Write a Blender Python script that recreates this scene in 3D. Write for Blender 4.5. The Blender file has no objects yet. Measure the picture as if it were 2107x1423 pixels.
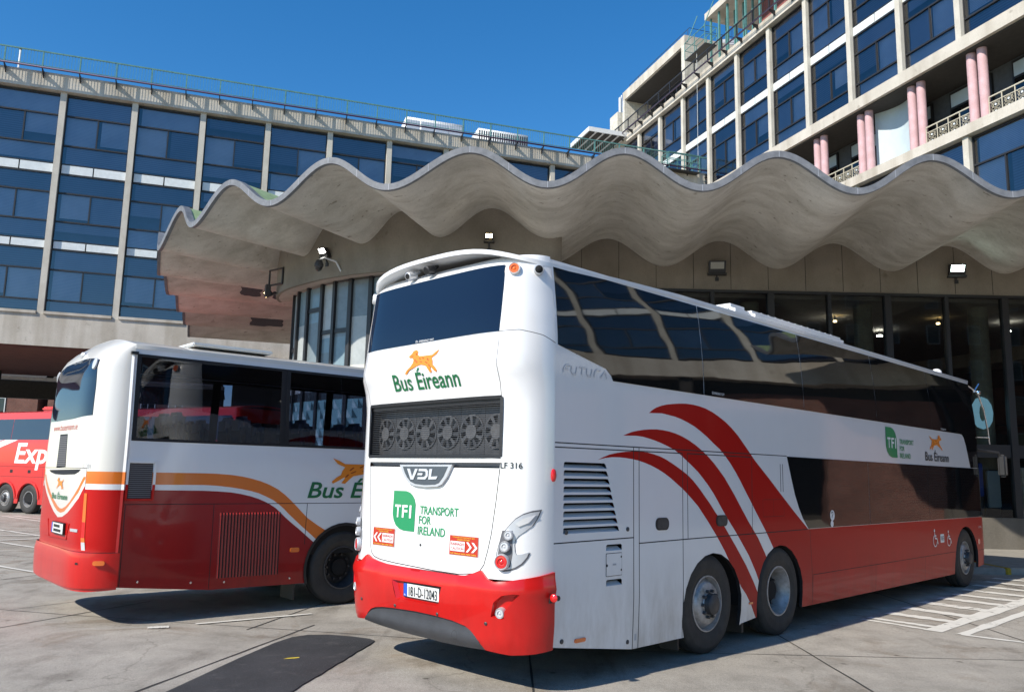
import bpy, bmesh, math, random
from math import sin, cos, pi, radians as rad
from mathutils import Vector, Matrix
from mathutils.geometry import delaunay_2d_cdt
random.seed(4)
scn = bpy.context.scene
COL = scn.collection
# ------------------------------------------------------------------ camera, sky, sun, exposure
cam = bpy.data.objects.new('camera', bpy.data.cameras.new('camera')); COL.objects.link(cam); scn.camera = cam
cam.data.sensor_width = 36; cam.data.lens = 1701.2 / 2107 * 36; cam.data.clip_start = .1; cam.data.clip_end = 2000
pt, rl = 0.153157, 0.0213957
Rt = Vector((1, 0, 0)); Up = Vector((0, -sin(pt), cos(pt))); Fw = Vector((0, cos(pt), sin(pt)))
r2 = cos(rl) * Rt + sin(rl) * Up; u2 = -sin(rl) * Rt + cos(rl) * Up
cam.matrix_world = Matrix(((r2.x, u2.x, -Fw.x, 0), (r2.y, u2.y, -Fw.y, 0), (r2.z, u2.z, -Fw.z, 1.84), (0, 0, 0, 1)))
SUN_AZ, SUN_EL = 48.2, 38.0
world = bpy.data.worlds.new("World"); scn.world = world; world.use_nodes = True
wn = world.node_tree; wn.nodes.clear()
sky = wn.nodes.new('ShaderNodeTexSky'); sky.sky_type = 'NISHITA'; sky.sun_disc = False
sky.sun_elevation = rad(SUN_EL); sky.sun_rotation = rad(SUN_AZ + 180); sky.air_density = 1.0; sky.dust_density = .0; sky.ozone_density = 3.0; sky.altitude = 300
bg = wn.nodes.new('ShaderNodeBackground'); bg.inputs[1].default_value = .115
wo = wn.nodes.new('ShaderNodeOutputWorld'); hs = wn.nodes.new('ShaderNodeHueSaturation'); hs.inputs['Saturation'].default_value = 1.33; hs.inputs['Value'].default_value = 1.15; wn.links.new(sky.outputs[0], hs.inputs['Color']); wn.links.new(hs.outputs[0], bg.inputs[0]); wn.links.new(bg.outputs[0], wo.inputs[0])
sl = bpy.data.lights.new('sun', 'SUN'); sl.energy = 4.5; sl.angle = rad(.53); sl.color = (1, .925, .81)
so = bpy.data.objects.new('sun', sl); COL.objects.link(so)
sd = Vector((sin(rad(SUN_AZ)) * cos(rad(SUN_EL)), cos(rad(SUN_AZ)) * cos(rad(SUN_EL)), -sin(rad(SUN_EL))))
so.rotation_euler = sd.to_track_quat('-Z', 'Y').to_euler(); so.location = (-10, -10, 40)
scn.view_settings.view_transform = 'Standard'; scn.view_settings.look = 'None'
scn.view_settings.exposure = .45; scn.view_settings.gamma = 1
scn.cycles.max_bounces = 8; scn.cycles.transparent_max_bounces = 16

# ------------------------------------------------------------------ materials
MATS = {}
def mat(name, col, rough=.6, metal=0, spec=.5, coat=0, emit=None, estr=0, noise=0, nscale=5, bump=0, bscale=40, col2=None, ior=None, stretch=(1, 1, 1), detail=6):
    if name in MATS: return MATS[name]
    m = bpy.data.materials.new(name); m.use_nodes = True; nt = m.node_tree; b = nt.nodes['Principled BSDF']
    b.inputs['Base Color'].default_value = (*col, 1); b.inputs['Roughness'].default_value = rough; b.inputs['Metallic'].default_value = metal
    b.inputs['Specular IOR Level'].default_value = spec; b.inputs['Coat Weight'].default_value = coat; b.inputs['Coat Roughness'].default_value = .04
    if ior: b.inputs['IOR'].default_value = ior
    if emit: b.inputs['Emission Color'].default_value = (*emit, 1); b.inputs['Emission Strength'].default_value = estr
    if noise or bump:
        tc = nt.nodes.new('ShaderNodeTexCoord'); mp = nt.nodes.new('ShaderNodeMapping'); mp.inputs['Scale'].default_value = stretch
        nt.links.new(tc.outputs['Object'], mp.inputs[0])
    if noise:
        n = nt.nodes.new('ShaderNodeTexNoise'); n.inputs['Scale'].default_value = nscale; n.inputs['Detail'].default_value = detail; n.inputs['Roughness'].default_value = .65
        nt.links.new(mp.outputs[0], n.inputs['Vector'])
        r = nt.nodes.new('ShaderNodeValToRGB'); r.color_ramp.elements[0].position = .3; r.color_ramp.elements[1].position = .7
        c2 = col2 or tuple(c * (1 - noise) for c in col)
        r.color_ramp.elements[0].color = (*c2, 1); r.color_ramp.elements[1].color = (*col, 1)
        nt.links.new(n.outputs['Fac'], r.inputs[0]); nt.links.new(r.outputs[0], b.inputs['Base Color'])
    if bump:
        n2 = nt.nodes.new('ShaderNodeTexNoise'); n2.inputs['Scale'].default_value = bscale; n2.inputs['Detail'].default_value = 4
        nt.links.new(mp.outputs[0], n2.inputs['Vector'])
        bp = nt.nodes.new('ShaderNodeBump'); bp.inputs['Strength'].default_value = bump; bp.inputs['Distance'].default_value = .02
        nt.links.new(n2.outputs['Fac'], bp.inputs['Height']); nt.links.new(bp.outputs[0], b.inputs['Normal'])
    MATS[name] = m; return m

class G:
    """small node-graph helper"""
    def __init__(s, name):
        s.m = bpy.data.materials.new(name); s.m.use_nodes = True; s.nt = s.m.node_tree; s.b = s.nt.nodes['Principled BSDF']; MATS[name] = s.m
    def n(s, t, **k):
        x = s.nt.nodes.new('ShaderNode' + t)
        for a, v in k.items(): setattr(x, a, v)
        return x
    def l(s, a, b): s.nt.links.new(a, b)
    def noise(s, vec, scale, detail=6, rough=.6, dist=0):
        x = s.n('TexNoise'); x.inputs['Scale'].default_value = scale; x.inputs['Detail'].default_value = detail; x.inputs['Roughness'].default_value = rough; x.inputs['Distortion'].default_value = dist
        s.l(vec, x.inputs['Vector']); return x.outputs['Fac']
    def ramp(s, f, stops):
        r = s.n('ValToRGB'); e = r.color_ramp.elements
        while len(e) < len(stops): e.new(.5)
        for i, (p, c) in enumerate(stops):
            e[i].position = p; e[i].color = (*c, 1) if len(c) == 3 else c
        s.l(f, r.inputs[0]); return r.outputs[0]
    def mix(s, a, b, f, mode='MIX'):
        x = s.n('Mix', data_type='RGBA', blend_type=mode)
        for v, i in ((f, 0), (a, 6), (b, 7)):
            if hasattr(v, 'links'): s.l(v, x.inputs[i])
            else: x.inputs[i].default_value = v if i == 0 else (*v, 1)
        return x.outputs[2]
    def coords(s, scale=(1, 1, 1), kind='Object', rot=(0, 0, 0)):
        t = s.n('TexCoord'); m = s.n('Mapping'); m.inputs['Scale'].default_value = scale; m.inputs['Rotation'].default_value = rot; s.l(t.outputs[kind], m.inputs[0]); return m.outputs[0]
    def bump(s, f, st, dist=.02):
        x = s.n('Bump'); x.inputs['Strength'].default_value = st; x.inputs['Distance'].default_value = dist; s.l(f, x.inputs['Height']); s.l(x.outputs[0], s.b.inputs['Normal'])

def ground_mat():
    g = G('yard_concrete'); v = g.coords()
    big = g.noise(v, .22, 4); mid = g.noise(v, 1.5, 9, .72); fine = g.noise(v, 38, 8, .8); grit = g.noise(v, 150, 3, .6); stain = g.noise(v, .62, 6, .68, .8)
    c = g.ramp(big, [(.3, (.285, .265, .232)), (.5, (.350, .327, .290)), (.7, (.392, .368, .328))])
    c = g.mix(c, g.ramp(mid, [(.30, (.58, .56, .53)), (.5, (.95, .94, .92)), (.66, (1.15, 1.13, 1.1))]), .85, 'MULTIPLY')
    c = g.mix(c, g.ramp(fine, [(.3, (.60, .59, .58)), (.5, (1, 1, 1)), (.7, (1.3, 1.29, 1.27))]), .85, 'MULTIPLY')
    c = g.mix(c, g.ramp(grit, [(.35, (.55, .54, .53)), (.65, (1.42, 1.42, 1.41))]), .85, 'MULTIPLY')
    c = g.mix(c, g.ramp(stain, [(.55, (1, 1, 1)), (.62, (.72, .65, .58)), (.76, (.46, .39, .33))]), .7, 'MULTIPLY')
    v2 = g.coords((1.1, .30, 1), rot=(0, 0, rad(48))); tyre = g.noise(v2, 1.4, 6, .65, .4)
    c = g.mix(c, g.ramp(tyre, [(.55, (1, 1, 1)), (.70, (.55, .53, .51))]), .85, 'MULTIPLY')
    v3 = g.coords((1.1, .30, 1), rot=(0, 0, rad(-20))); t3 = g.noise(v3, 1.1, 6, .65, .4)
    c = g.mix(c, g.ramp(t3, [(.60, (1, 1, 1)), (.74, (.66, .64, .62))]), .7, 'MULTIPLY')
    vo = g.n('TexVoronoi'); vo.inputs['Scale'].default_value = 1.9; g.l(v, vo.inputs['Vector'])
    c = g.mix(c, g.ramp(vo.outputs['Distance'], [(.035, (.25, .23, .2)), (.08, (1, 1, 1))]), .75, 'MULTIPLY')
    vd = g.n('TexVoronoi'); vd.inputs['Scale'].default_value = 11; g.l(v, vd.inputs['Vector'])
    c = g.mix(c, g.ramp(vd.outputs['Distance'], [(.05, (.45, .42, .38)), (.09, (1, 1, 1))]), .5, 'MULTIPLY')
    cr = g.n('TexVoronoi', feature='DISTANCE_TO_EDGE'); cr.inputs['Scale'].default_value = .23; wv = g.n('VectorMath', operation='ADD'); nz = g.n('TexNoise'); nz.inputs['Scale'].default_value = 1.2; nz.inputs['Detail'].default_value = 6; g.l(v, nz.inputs['Vector']); g.l(v, wv.inputs[0]); g.l(nz.outputs['Color'], wv.inputs[1]); g.l(wv.outputs[0], cr.inputs['Vector'])
    c = g.mix(c, g.ramp(cr.outputs['Distance'], [(.0010, (.45, .43, .4)), (.003, (1, 1, 1))]), .5, 'MULTIPLY')
    g.l(c, g.b.inputs['Base Color']); g.b.inputs['Roughness'].default_value = .85
    g.bump(g.noise(v, 70, 6, .7), .55, .012); return g.m
def concrete_mat(name, a, b, streak=(.75, .72, .68), sscale=(1.2, 1.2, .12), spots=True):
    g = G(name); v = g.coords()
    c = g.ramp(g.noise(v, .8, 7, .65), [(.3, a), (.7, b)])
    c = g.mix(c, g.ramp(g.noise(g.coords(sscale), 1.1, 3, .55), [(.36, streak), (.56, (1.02, 1.02, 1.02))]), .55, 'MULTIPLY')
    c = g.mix(c, g.ramp(g.noise(v, 26, 5, .7), [(.3, (.82, .82, .82)), (.7, (1.1, 1.1, 1.1))]), .7, 'MULTIPLY')
    if spots: c = g.mix(c, g.ramp(g.noise(v, 3.1, 3, .5), [(.66, (1, 1, 1)), (.76, (.45, .42, .38))]), .55, 'MULTIPLY')
    g.l(c, g.b.inputs['Base Color']); g.b.inputs['Roughness'].default_value = .88
    g.bump(g.noise(v, 35, 5), .25, .01); return g.m
def paint_mat(name, col, dirt=(.62, .6, .57), rough=.28, coat=.7, wave=.05, spec=.5):
    g = G(name); v = g.coords()
    z = g.n('SeparateXYZ'); g.l(v, z.inputs[0])
    low = g.n('MapRange'); low.inputs[1].default_value = .2; low.inputs[2].default_value = 1.1; low.inputs[3].default_value = 1.0; low.inputs[4].default_value = 0.05; g.l(z.outputs[2], low.inputs[0])
    d = g.n('Math', operation='MULTIPLY'); g.l(g.ramp(g.noise(g.coords((1.6, 1.6, .5)), 2.6, 7, .7), [(.36, (.1, .1, .1)), (.72, (1, 1, 1))]), d.inputs[0]); g.l(low.outputs[0], d.inputs[1])
    c = g.mix(col, tuple(x * y for x, y in zip(col, dirt)), d.outputs[0])
    g.l(c, g.b.inputs['Base Color']); g.b.inputs['Specular IOR Level'].default_value = spec; g.b.inputs['Roughness'].default_value = rough; g.b.inputs['Coat Weight'].default_value = coat; g.b.inputs['Coat Roughness'].default_value = .06
    g.bump(g.noise(g.coords((1, .6, .9)), 1.3, 2, .4), wave, .06); return g.m
def glass_mat(name, tint, rough=.015, wave=0, wscale=1.2, ior=1.5, film=0.0):
    g = G(name); nt = g.nt; nt.nodes.remove(g.b)
    tr = g.n('BsdfTransparent'); tr.inputs[0].default_value = (*tint, 1); gl = g.n('BsdfGlossy'); gl.inputs['Roughness'].default_value = rough
    fr = g.n('Fresnel'); fr.inputs[0].default_value = ior; ad = g.n('Math', operation='ADD'); ad.use_clamp = True; ad.inputs[1].default_value = film
    g.l(fr.outputs[0], ad.inputs[0]); mx = g.n('MixShader'); g.l(ad.outputs[0], mx.inputs[0]); g.l(tr.outputs[0], mx.inputs[1]); g.l(gl.outputs[0], mx.inputs[2])
    if wave:
        b = g.n('Bump'); b.inputs['Strength'].default_value = wave; b.inputs['Distance'].default_value = .05
        g.l(g.noise(g.coords(), wscale, 2, .4), b.inputs['Height']); g.l(b.outputs[0], gl.inputs['Normal']); g.l(b.outputs[0], fr.inputs['Normal'])
    g.l(mx.outputs[0], nt.nodes['Material Output'].inputs[0]); return g.m
def dark_glass_mat(name, col, wave, wscale, spec=.5):
    g = G(name); g.b.inputs['Base Color'].default_value = (*col, 1); g.b.inputs['Roughness'].default_value = .03; g.b.inputs['IOR'].default_value = 1.55; g.b.inputs['Specular IOR Level'].default_value = spec
    g.bump(g.noise(g.coords((1, .8, 1.1)), wscale, 2, .45), wave, .05); return g.m
def brick_mat(name, a, b, mortar, axis=0, s=1.0):
    g = G(name); t = g.n('TexCoord'); sp = g.n('SeparateXYZ'); cb = g.n('CombineXYZ'); g.l(t.outputs['Object'], sp.inputs[0]); g.l(sp.outputs[axis], cb.inputs[0]); g.l(sp.outputs[2], cb.inputs[1])
    br = g.n('TexBrick'); br.inputs['Scale'].default_value = 4.6 * s; br.inputs['Color1'].default_value = (*a, 1); br.inputs['Color2'].default_value = (*b, 1); br.inputs['Mortar'].default_value = (*mortar, 1); br.inputs['Mortar Size'].default_value = .03
    g.l(cb.outputs[0], br.inputs['Vector'])
    c = g.mix(br.outputs['Color'], g.ramp(g.noise(t.outputs['Object'], 1.2, 6), [(.3, (.65, .62, .6)), (.7, (1.1, 1.1, 1.1))]), .8, 'MULTIPLY')
    g.l(c, g.b.inputs['Base Color']); g.b.inputs['Roughness'].default_value = .9; return g.m
def stripe_mat(name, a, b, freq, axis=2, duty=.5):
    g = G(name); t = g.n('TexCoord'); sp = g.n('SeparateXYZ'); g.l(t.outputs['Object'], sp.inputs[0])
    m = g.n('Math', operation='MULTIPLY'); m.inputs[1].default_value = freq; g.l(sp.outputs[axis], m.inputs[0]); f = g.n('Math', operation='FRACT'); g.l(m.outputs[0], f.inputs[0])
    c = g.ramp(f.outputs[0], [(duty - .12, a), (duty + .12, b)])
    c = g.mix(c, g.ramp(g.noise(g.coords(), .45, 3), [(.35, (.7, .72, .78)), (.65, (1.1, 1.1, 1.1))]), .8, 'MULTIPLY')
    g.l(c, g.b.inputs['Base Color']); g.b.inputs['Roughness'].default_value = .6; return g.m
def tile_mat(name, a, b, mortar, scale):
    g = G(name); t = g.n('TexCoord'); sp = g.n('SeparateXYZ'); cb = g.n('CombineXYZ'); ad = g.n('Math', operation='ADD'); g.l(t.outputs['Object'], sp.inputs[0]); g.l(sp.outputs[0], ad.inputs[0]); g.l(sp.outputs[1], ad.inputs[1]); g.l(ad.outputs[0], cb.inputs[0]); g.l(sp.outputs[2], cb.inputs[1])
    br = g.n('TexBrick'); br.offset = 0; br.inputs['Scale'].default_value = scale; br.inputs['Color1'].default_value = (*a, 1); br.inputs['Color2'].default_value = (*b, 1); br.inputs['Mortar'].default_value = (*mortar, 1); br.inputs['Mortar Size'].default_value = .012; br.inputs['Brick Width'].default_value = .5; br.inputs['Row Height'].default_value = .5
    g.l(cb.outputs[0], br.inputs['Vector'])
    c = g.mix(br.outputs['Color'], g.ramp(g.noise(g.coords(), 3, 6), [(.3, (.75, .72, .68)), (.7, (1.08, 1.08, 1.08))]), .8, 'MULTIPLY')
    g.l(c, g.b.inputs['Base Color']); g.b.inputs['Roughness'].default_value = .8; return g.m

GROUND = ground_mat()
M_white = paint_mat('white_coach_paint', (.79, .79, .79), (.58, .55, .51), .24, .9, .08)
M_red = paint_mat('red_coach_paint', (.48, .007, .006), (.5, .9, .9), .32, .25, .05, .15)
M_swoosh = paint_mat('dark_red_vinyl', (.42, .006, .005), (.62, .9, .9), .32, .16, .05, .10)
M_orange = paint_mat('orange_vinyl', (.72, .17, .012), (.7, .7, .7))
M_cream = paint_mat('cream_white_paint', (.72, .70, .65), (.66, .6, .5))
M_xred = paint_mat('bright_red_paint', (.62, .012, .012), (.7, .7, .7))
M_gap = mat('panel_gap', (.008, .008, .01), .7)
M_wglass = dark_glass_mat('tinted_side_glass', (.006, .007, .008), .06, 1.2, .7)
M_rglass = dark_glass_mat('tinted_rear_glass', (.006, .010, .024), .03, .8, .5)
M_tglass = glass_mat('see_through_coach_glass', (.36, .39, .49), .01, .12, .8, 1.55, .03)
M_black = mat('black_plastic', (.018, .018, .02), .45, bump=.1)
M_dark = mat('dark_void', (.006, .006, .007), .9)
M_grey = mat('grey_bumper_plastic', (.055, .058, .066), .5, noise=.25, nscale=8, bump=.1, bscale=120)
M_rub = mat('tyre_rubber', (.022, .021, .021), .75, noise=.35, nscale=6, col2=(.045, .042, .038), bump=.15)
M_rim = mat('rim_metal', (.50, .50, .51), .45, metal=.4, noise=.5, nscale=9, col2=(.22, .21, .19))
M_hub = mat('hub_dark', (.09, .09, .095), .5, metal=.5, noise=.4, nscale=14)
M_chrome = mat('chrome', (.8, .8, .82), .12, metal=1)
M_silver = mat('silver_lamp_housing', (.56, .57, .59), .35, metal=.35)
M_lens = mat('clear_lens', (.55, .56, .58), .12, coat=1)
M_redl = mat('red_lens', (.6, .01, .01), .12, coat=1)
M_amber = mat('amber_lens', (.75, .16, .02), .15, coat=1)
M_green = mat('logo_green', (.012, .26, .095), .4, coat=.3)
M_dgreen = mat('lettering_green', (.012, .15, .055), .4)
M_wtxt = mat('white_lettering', (.8, .8, .8), .4)
M_ktxt = mat('dark_lettering', (.02, .025, .025), .4)
M_gtxt = mat('grey_lettering', (.36, .38, .42), .4)
M_dog = mat('logo_orange', (.80, .24, .02), .4)
M_dogl = mat('logo_brown', (.30, .05, .008), .4)
M_yel = mat('yellow_sticker', (.75, .58, .04), .4)
M_blue = mat('plate_blue', (.02, .09, .5), .4)
M_plate = mat('plate_white', (.75, .75, .72), .4)
M_caut = mat('sticker_red', (.46, .03, .012), .4)
M_mesh = stripe_mat('radiator_mesh', (.012, .012, .014), (.05, .05, .055), 60)
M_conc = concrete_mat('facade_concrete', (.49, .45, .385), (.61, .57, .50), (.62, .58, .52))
M_col = concrete_mat('pilaster_stone', (.50, .47, .41), (.60, .57, .50), (.85, .83, .8), (2, 2, 1.2), False)
def canopy_mat():
    g = G('canopy_concrete'); v = g.coords()
    c = g.ramp(g.noise(v, .55, 6, .6), [(.3, (.43, .41, .37)), (.7, (.66, .635, .585))])
    c = g.mix(c, g.ramp(g.noise(g.coords((.5, 1.5, 1.5)), 1.5, 6, .65, .5), [(.34, (.66, .63, .58)), (.58, (1.05, 1.05, 1.04))]), .6, 'MULTIPLY')
    c = g.mix(c, g.ramp(g.noise(v, 22, 5, .7), [(.3, (.85, .85, .85)), (.7, (1.08, 1.08, 1.08))]), .7, 'MULTIPLY')
    c = g.mix(c, g.ramp(g.noise(g.coords((1.0, 2.2, 2.2)), 3.4, 4, .6), [(.64, (1, 1, 1)), (.70, (.36, .33, .29))]), .7, 'MULTIPLY')
    g.l(c, g.b.inputs['Base Color']); g.b.inputs['Roughness'].default_value = .9; g.bump(g.noise(v, 30, 5), .25, .01); return g.m
M_canopy = canopy_mat()
M_rim2 = mat('lead_flashing', (.105, .115, .13), .65, noise=.5, nscale=5, col2=(.20, .21, .23), detail=8)
M_copper = mat('green_copper_roof', (.34, .46, .24), .7, noise=.35, nscale=4)
M_peel = mat('peeled_patch', (.10, .105, .12), .9, noise=.3, nscale=20)
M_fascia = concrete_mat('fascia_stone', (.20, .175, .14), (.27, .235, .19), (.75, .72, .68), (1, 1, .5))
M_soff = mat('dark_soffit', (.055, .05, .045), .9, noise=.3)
M_sofr = mat('red_brown_soffit', (.16, .055, .04), .9, noise=.3, nscale=2)
M_cream2 = mat('pale_soffit_ring', (.55, .46, .40), .85, noise=.25, nscale=3)
M_glz = glass_mat('window_glass', (.76, .79, .87), .01, .05, .6, 1.5, .11)
M_hall = glass_mat('concourse_glass', (.50, .51, .49), .01, .03, .5, 1.5, .0)
M_frame = mat('bronze_window_frame', (.022, .022, .024), .45)
M_inner = mat('navy_blind_backing', (.07, .085, .14), .8, noise=.5, nscale=1.5)
M_blind = stripe_mat('venetian_blind', (.34, .40, .50), (.50, .55, .64), 14)
M_blind3 = stripe_mat('light_blind', (.46, .50, .56), (.60, .63, .68), 14)
M_blind4 = stripe_mat('very_dark_blind', (.08, .09, .15), (.13, .15, .22), 9)  # darkest of the blind tones, picked at random per pane
M_blind2 = stripe_mat('dark_blind', (.17, .19, .28), (.26, .29, .38), 10)
M_strip = mat('white_spandrel', (.74, .78, .78), .35, noise=.18, nscale=5)
M_pink = tile_mat('pink_mosaic', (.62, .41, .43), (.56, .35, .38), (.48, .38, .38), 22)
M_teal = mat('teal_paint', (.12, .30, .28), .5, noise=.4, nscale=6)
M_purple = mat('purple_pipe', (.09, .05, .10), .6)
M_wtile = tile_mat('cream_wall_tile', (.66, .64, .56), (.60, .58, .51), (.38, .36, .32), 2.2)
M_pale = mat('pale_blue_panel', (.52, .62, .66), .5, noise=.12, nscale=2)
M_ac = mat('white_cladding', (.75, .76, .76), .5, noise=.12)
M_lamp = mat('lit_lamp', (.9, .9, .85), .4, emit=(1, .98, .9), estr=30)
M_lampw = mat('lit_warm_lamp', (.9, .8, .6), .4, emit=(1, .75, .35), estr=18)
M_lampg = mat('lit_cool_lamp', (.8, .9, .85), .4, emit=(.75, 1, .9), estr=24)
M_mark = None
def mark_mat():
    g = G('worn_road_paint'); nt = g.nt; v = g.coords(); g.b.inputs['Base Color'].default_value = (.66, .64, .58, 1); g.b.inputs['Roughness'].default_value = .7
    n = g.noise(v, 9, 8, .75); n2 = g.noise(v, 1.8, 3)
    a = g.n('Math', operation='ADD'); g.l(n, a.inputs[0]); g.l(n2, a.inputs[1])
    f = g.ramp(a.outputs[0], [(.74, (0, 0, 0)), (.86, (1, 1, 1))]); g.l(f, g.b.inputs['Alpha']); return g.m
M_mark = mark_mat()
M_brickA = brick_mat('red_brick', (.19, .05, .03), (.12, .032, .022), (.26, .21, .18))
M_brickD = brick_mat('maroon_tile', (.25, .04, .035), (.19, .03, .03), (.3, .2, .18))

# ------------------------------------------------------------------ mesh helpers
class MB:
    def __init__(s): s.v = []; s.f = []; s.mi = []; s.mats = []; s.sm = []
    def m(s, mt):
        if mt not in s.mats: s.mats.append(mt)
        return s.mats.index(mt)
    def add(s, vs, fs, mt, smooth=False):
        o = len(s.v); k = s.m(mt); s.v += [tuple(v) for v in vs]
        for f in fs: s.f.append(tuple(i + o for i in f)); s.mi.append(k); s.sm.append(smooth)
        return s
    def box(s, x0, x1, y0, y1, z0, z1, mt):
        x0, x1 = min(x0, x1), max(x0, x1); y0, y1 = min(y0, y1), max(y0, y1); z0, z1 = min(z0, z1), max(z0, z1)
        return s.add([(x0, y0, z0), (x1, y0, z0), (x1, y1, z0), (x0, y1, z0), (x0, y0, z1), (x1, y0, z1), (x1, y1, z1), (x0, y1, z1)],
              [(0, 3, 2, 1), (4, 5, 6, 7), (0, 1, 5, 4), (1, 2, 6, 5), (2, 3, 7, 6), (3, 0, 4, 7)], mt)
    def bevbox(s, x0, x1, y0, y1, z0, z1, mt, r=.02, seg=2):
        bm = bmesh.new(); bmesh.ops.create_cube(bm, size=1)
        for v in bm.verts: v.co = Vector(((x0 + x1) / 2 + v.co.x * abs(x1 - x0), (y0 + y1) / 2 + v.co.y * abs(y1 - y0), (z0 + z1) / 2 + v.co.z * abs(z1 - z0)))
        bmesh.ops.bevel(bm, geom=bm.edges[:], offset=r, segments=seg, affect='EDGES'); bm.verts.index_update()
        s.add([v.co for v in bm.verts], [[v.index for v in f.verts] for f in bm.faces], mt, True); bm.free(); return s
    def tube(s, pts, r, mt, n=8, cap=True):
        pts = [Vector(p) for p in pts]; rings = []; up = Vector((0, 0, 1))
        rr = r if isinstance(r, (list, tuple)) else [r] * len(pts)
        pa = None
        for i, p in enumerate(pts):
            d = (pts[min(i + 1, len(pts) - 1)] - pts[max(i - 1, 0)]).normalized()
            a = (d.cross(up) if abs(d.z) < .95 else d.cross(Vector((1, 0, 0)))) if pa is None else pa - d * pa.dot(d)
            a.normalize(); pa = a; b = a.cross(d)
            rings.append([p + (a * cos(2 * pi * k / n) + b * sin(2 * pi * k / n)) * rr[i] for k in range(n)])
        vs = [q for R in rings for q in R]; fs = []
        for i in range(len(pts) - 1):
            for k in range(n): k2 = (k + 1) % n; fs.append((i * n + k, (i + 1) * n + k, (i + 1) * n + k2, i * n + k2))
        s.add(vs, fs, mt, n > 6)
        if cap: s.add(rings[0], [tuple(range(n))], mt); s.add(rings[-1], [tuple(range(n - 1, -1, -1))], mt)
        return s
    def lathe(s, prof, org, ax, mt, n=40, mts=None):
        """prof: (radius, along) ; ax 'x','y','z' or Vector"""
        ax = {'x': Vector((1, 0, 0)), 'y': Vector((0, 1, 0)), 'z': Vector((0, 0, 1))}.get(ax, ax) if isinstance(ax, str) else Vector(ax).normalized()
        t = Vector((0, 0, 1)) if abs(ax.z) < .9 else Vector((1, 0, 0)); a = ax.cross(t).normalized(); b = ax.cross(a); org = Vector(org)
        for i in range(len(prof) - 1):
            (ra, ha), (rb, hb) = prof[i], prof[i + 1]; vs = []
            for r, h in ((ra, ha), (rb, hb)): vs += [org + ax * h + (a * cos(2 * pi * k / n) + b * sin(2 * pi * k / n)) * r for k in range(n)]
            s.add(vs, [(k, (k + 1) % n, n + (k + 1) % n, n + k) for k in range(n)], mts[i] if mts else mt, True)
        return s
    def poly(s, pts, mt, ext=None):
        n = len(pts); s.add(pts, [tuple(range(n))], mt)
        if ext:
            e = Vector(ext); q = [Vector(p) + e for p in pts]; s.add(q, [tuple(range(n - 1, -1, -1))], mt)
            s.add(list(pts) + q, [(i, i + n, (i + 1) % n + n, (i + 1) % n) for i in range(n)], mt)
        return s
    def build(s, name, parent=None, loc=None, weld=False):
        me = bpy.data.meshes.new(name); me.from_pydata([tuple(v) for v in s.v], [], s.f)
        for m_ in s.mats: me.materials.append(m_)
        me.polygons.foreach_set('material_index', s.mi); me.polygons.foreach_set('use_smooth', s.sm)
        if weld or any(s.sm):
            bm = bmesh.new(); bm.from_mesh(me); bmesh.ops.remove_doubles(bm, verts=bm.verts, dist=1e-5)
            for e in bm.edges:
                if len(e.link_faces) == 2 and e.calc_face_angle(0) > rad(38): e.smooth = False
            bm.to_mesh(me); bm.free()
        me.update(); o = bpy.data.objects.new(name, me); COL.objects.link(o)
        if parent: o.parent = parent
        if loc: o.location = loc
        return o
def tag(o, label=None, cat=None, group=None, kind=None):
    for k, v in (('label', label), ('category', cat), ('group', group), ('kind', kind)):
        if v: o[k] = v
    return o
def thing(name, loc, rz, label, cat, group=None):
    o = bpy.data.objects.new(name, None); COL.objects.link(o); o.location = loc; o.rotation_euler = (0, 0, rz); o.empty_display_size = .3
    return tag(o, label, cat, group)
def dup(root, loc, rz=None, label=None):
    def cp(o, par):
        c = o.copy(); COL.objects.link(c); c.parent = par
        for ch in [x for x in bpy.data.objects if x.parent == o]: cp(ch, c)
        return c
    r = cp(root, None); r.location = loc
    if rz is not None: r.rotation_euler = (0, 0, rz)
    if label: r['label'] = label
    return r
def struct(name, mb): return tag(mb.build(name), kind='structure')

def lerp_prof(tab, x):
    if x <= tab[0][0]: return tab[0][1]
    for (a, b), (c, d) in zip(tab, tab[1:]):
        if x <= c: t = (x - a) / (c - a); t = t * t * (3 - 2 * t) * .5 + t * .5; return b + (d - b) * t
    return tab[-1][1]
def rrect(x0, x1, z0, z1, r=.02, n=4):
    p = []
    for cx, cz, a0 in ((x1 - r, z1 - r, 0), (x0 + r, z1 - r, 90), (x0 + r, z0 + r, 180), (x1 - r, z0 + r, 270)):
        for k in range(n + 1): a = rad(a0 + 90 * k / n); p.append((cx + r * cos(a), cz + r * sin(a)))
    return p
def circ(x, z, r, n=20): return [(x + r * cos(2 * pi * k / n), z + r * sin(2 * pi * k / n)) for k in range(n)]
def bar(x0, z0, x1, z1, w):
    d = Vector((x1 - x0, z1 - z0)); d.normalize(); q = Vector((-d.y, d.x)) * w / 2
    return [(x0 + q.x, z0 + q.y), (x0 - q.x, z0 - q.y), (x1 - q.x, z1 - q.y), (x1 + q.x, z1 + q.y)]
def area2(p): return sum(a[0] * b[1] - b[0] * a[1] for a, b in zip(p, p[1:] + p[:1]))
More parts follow.
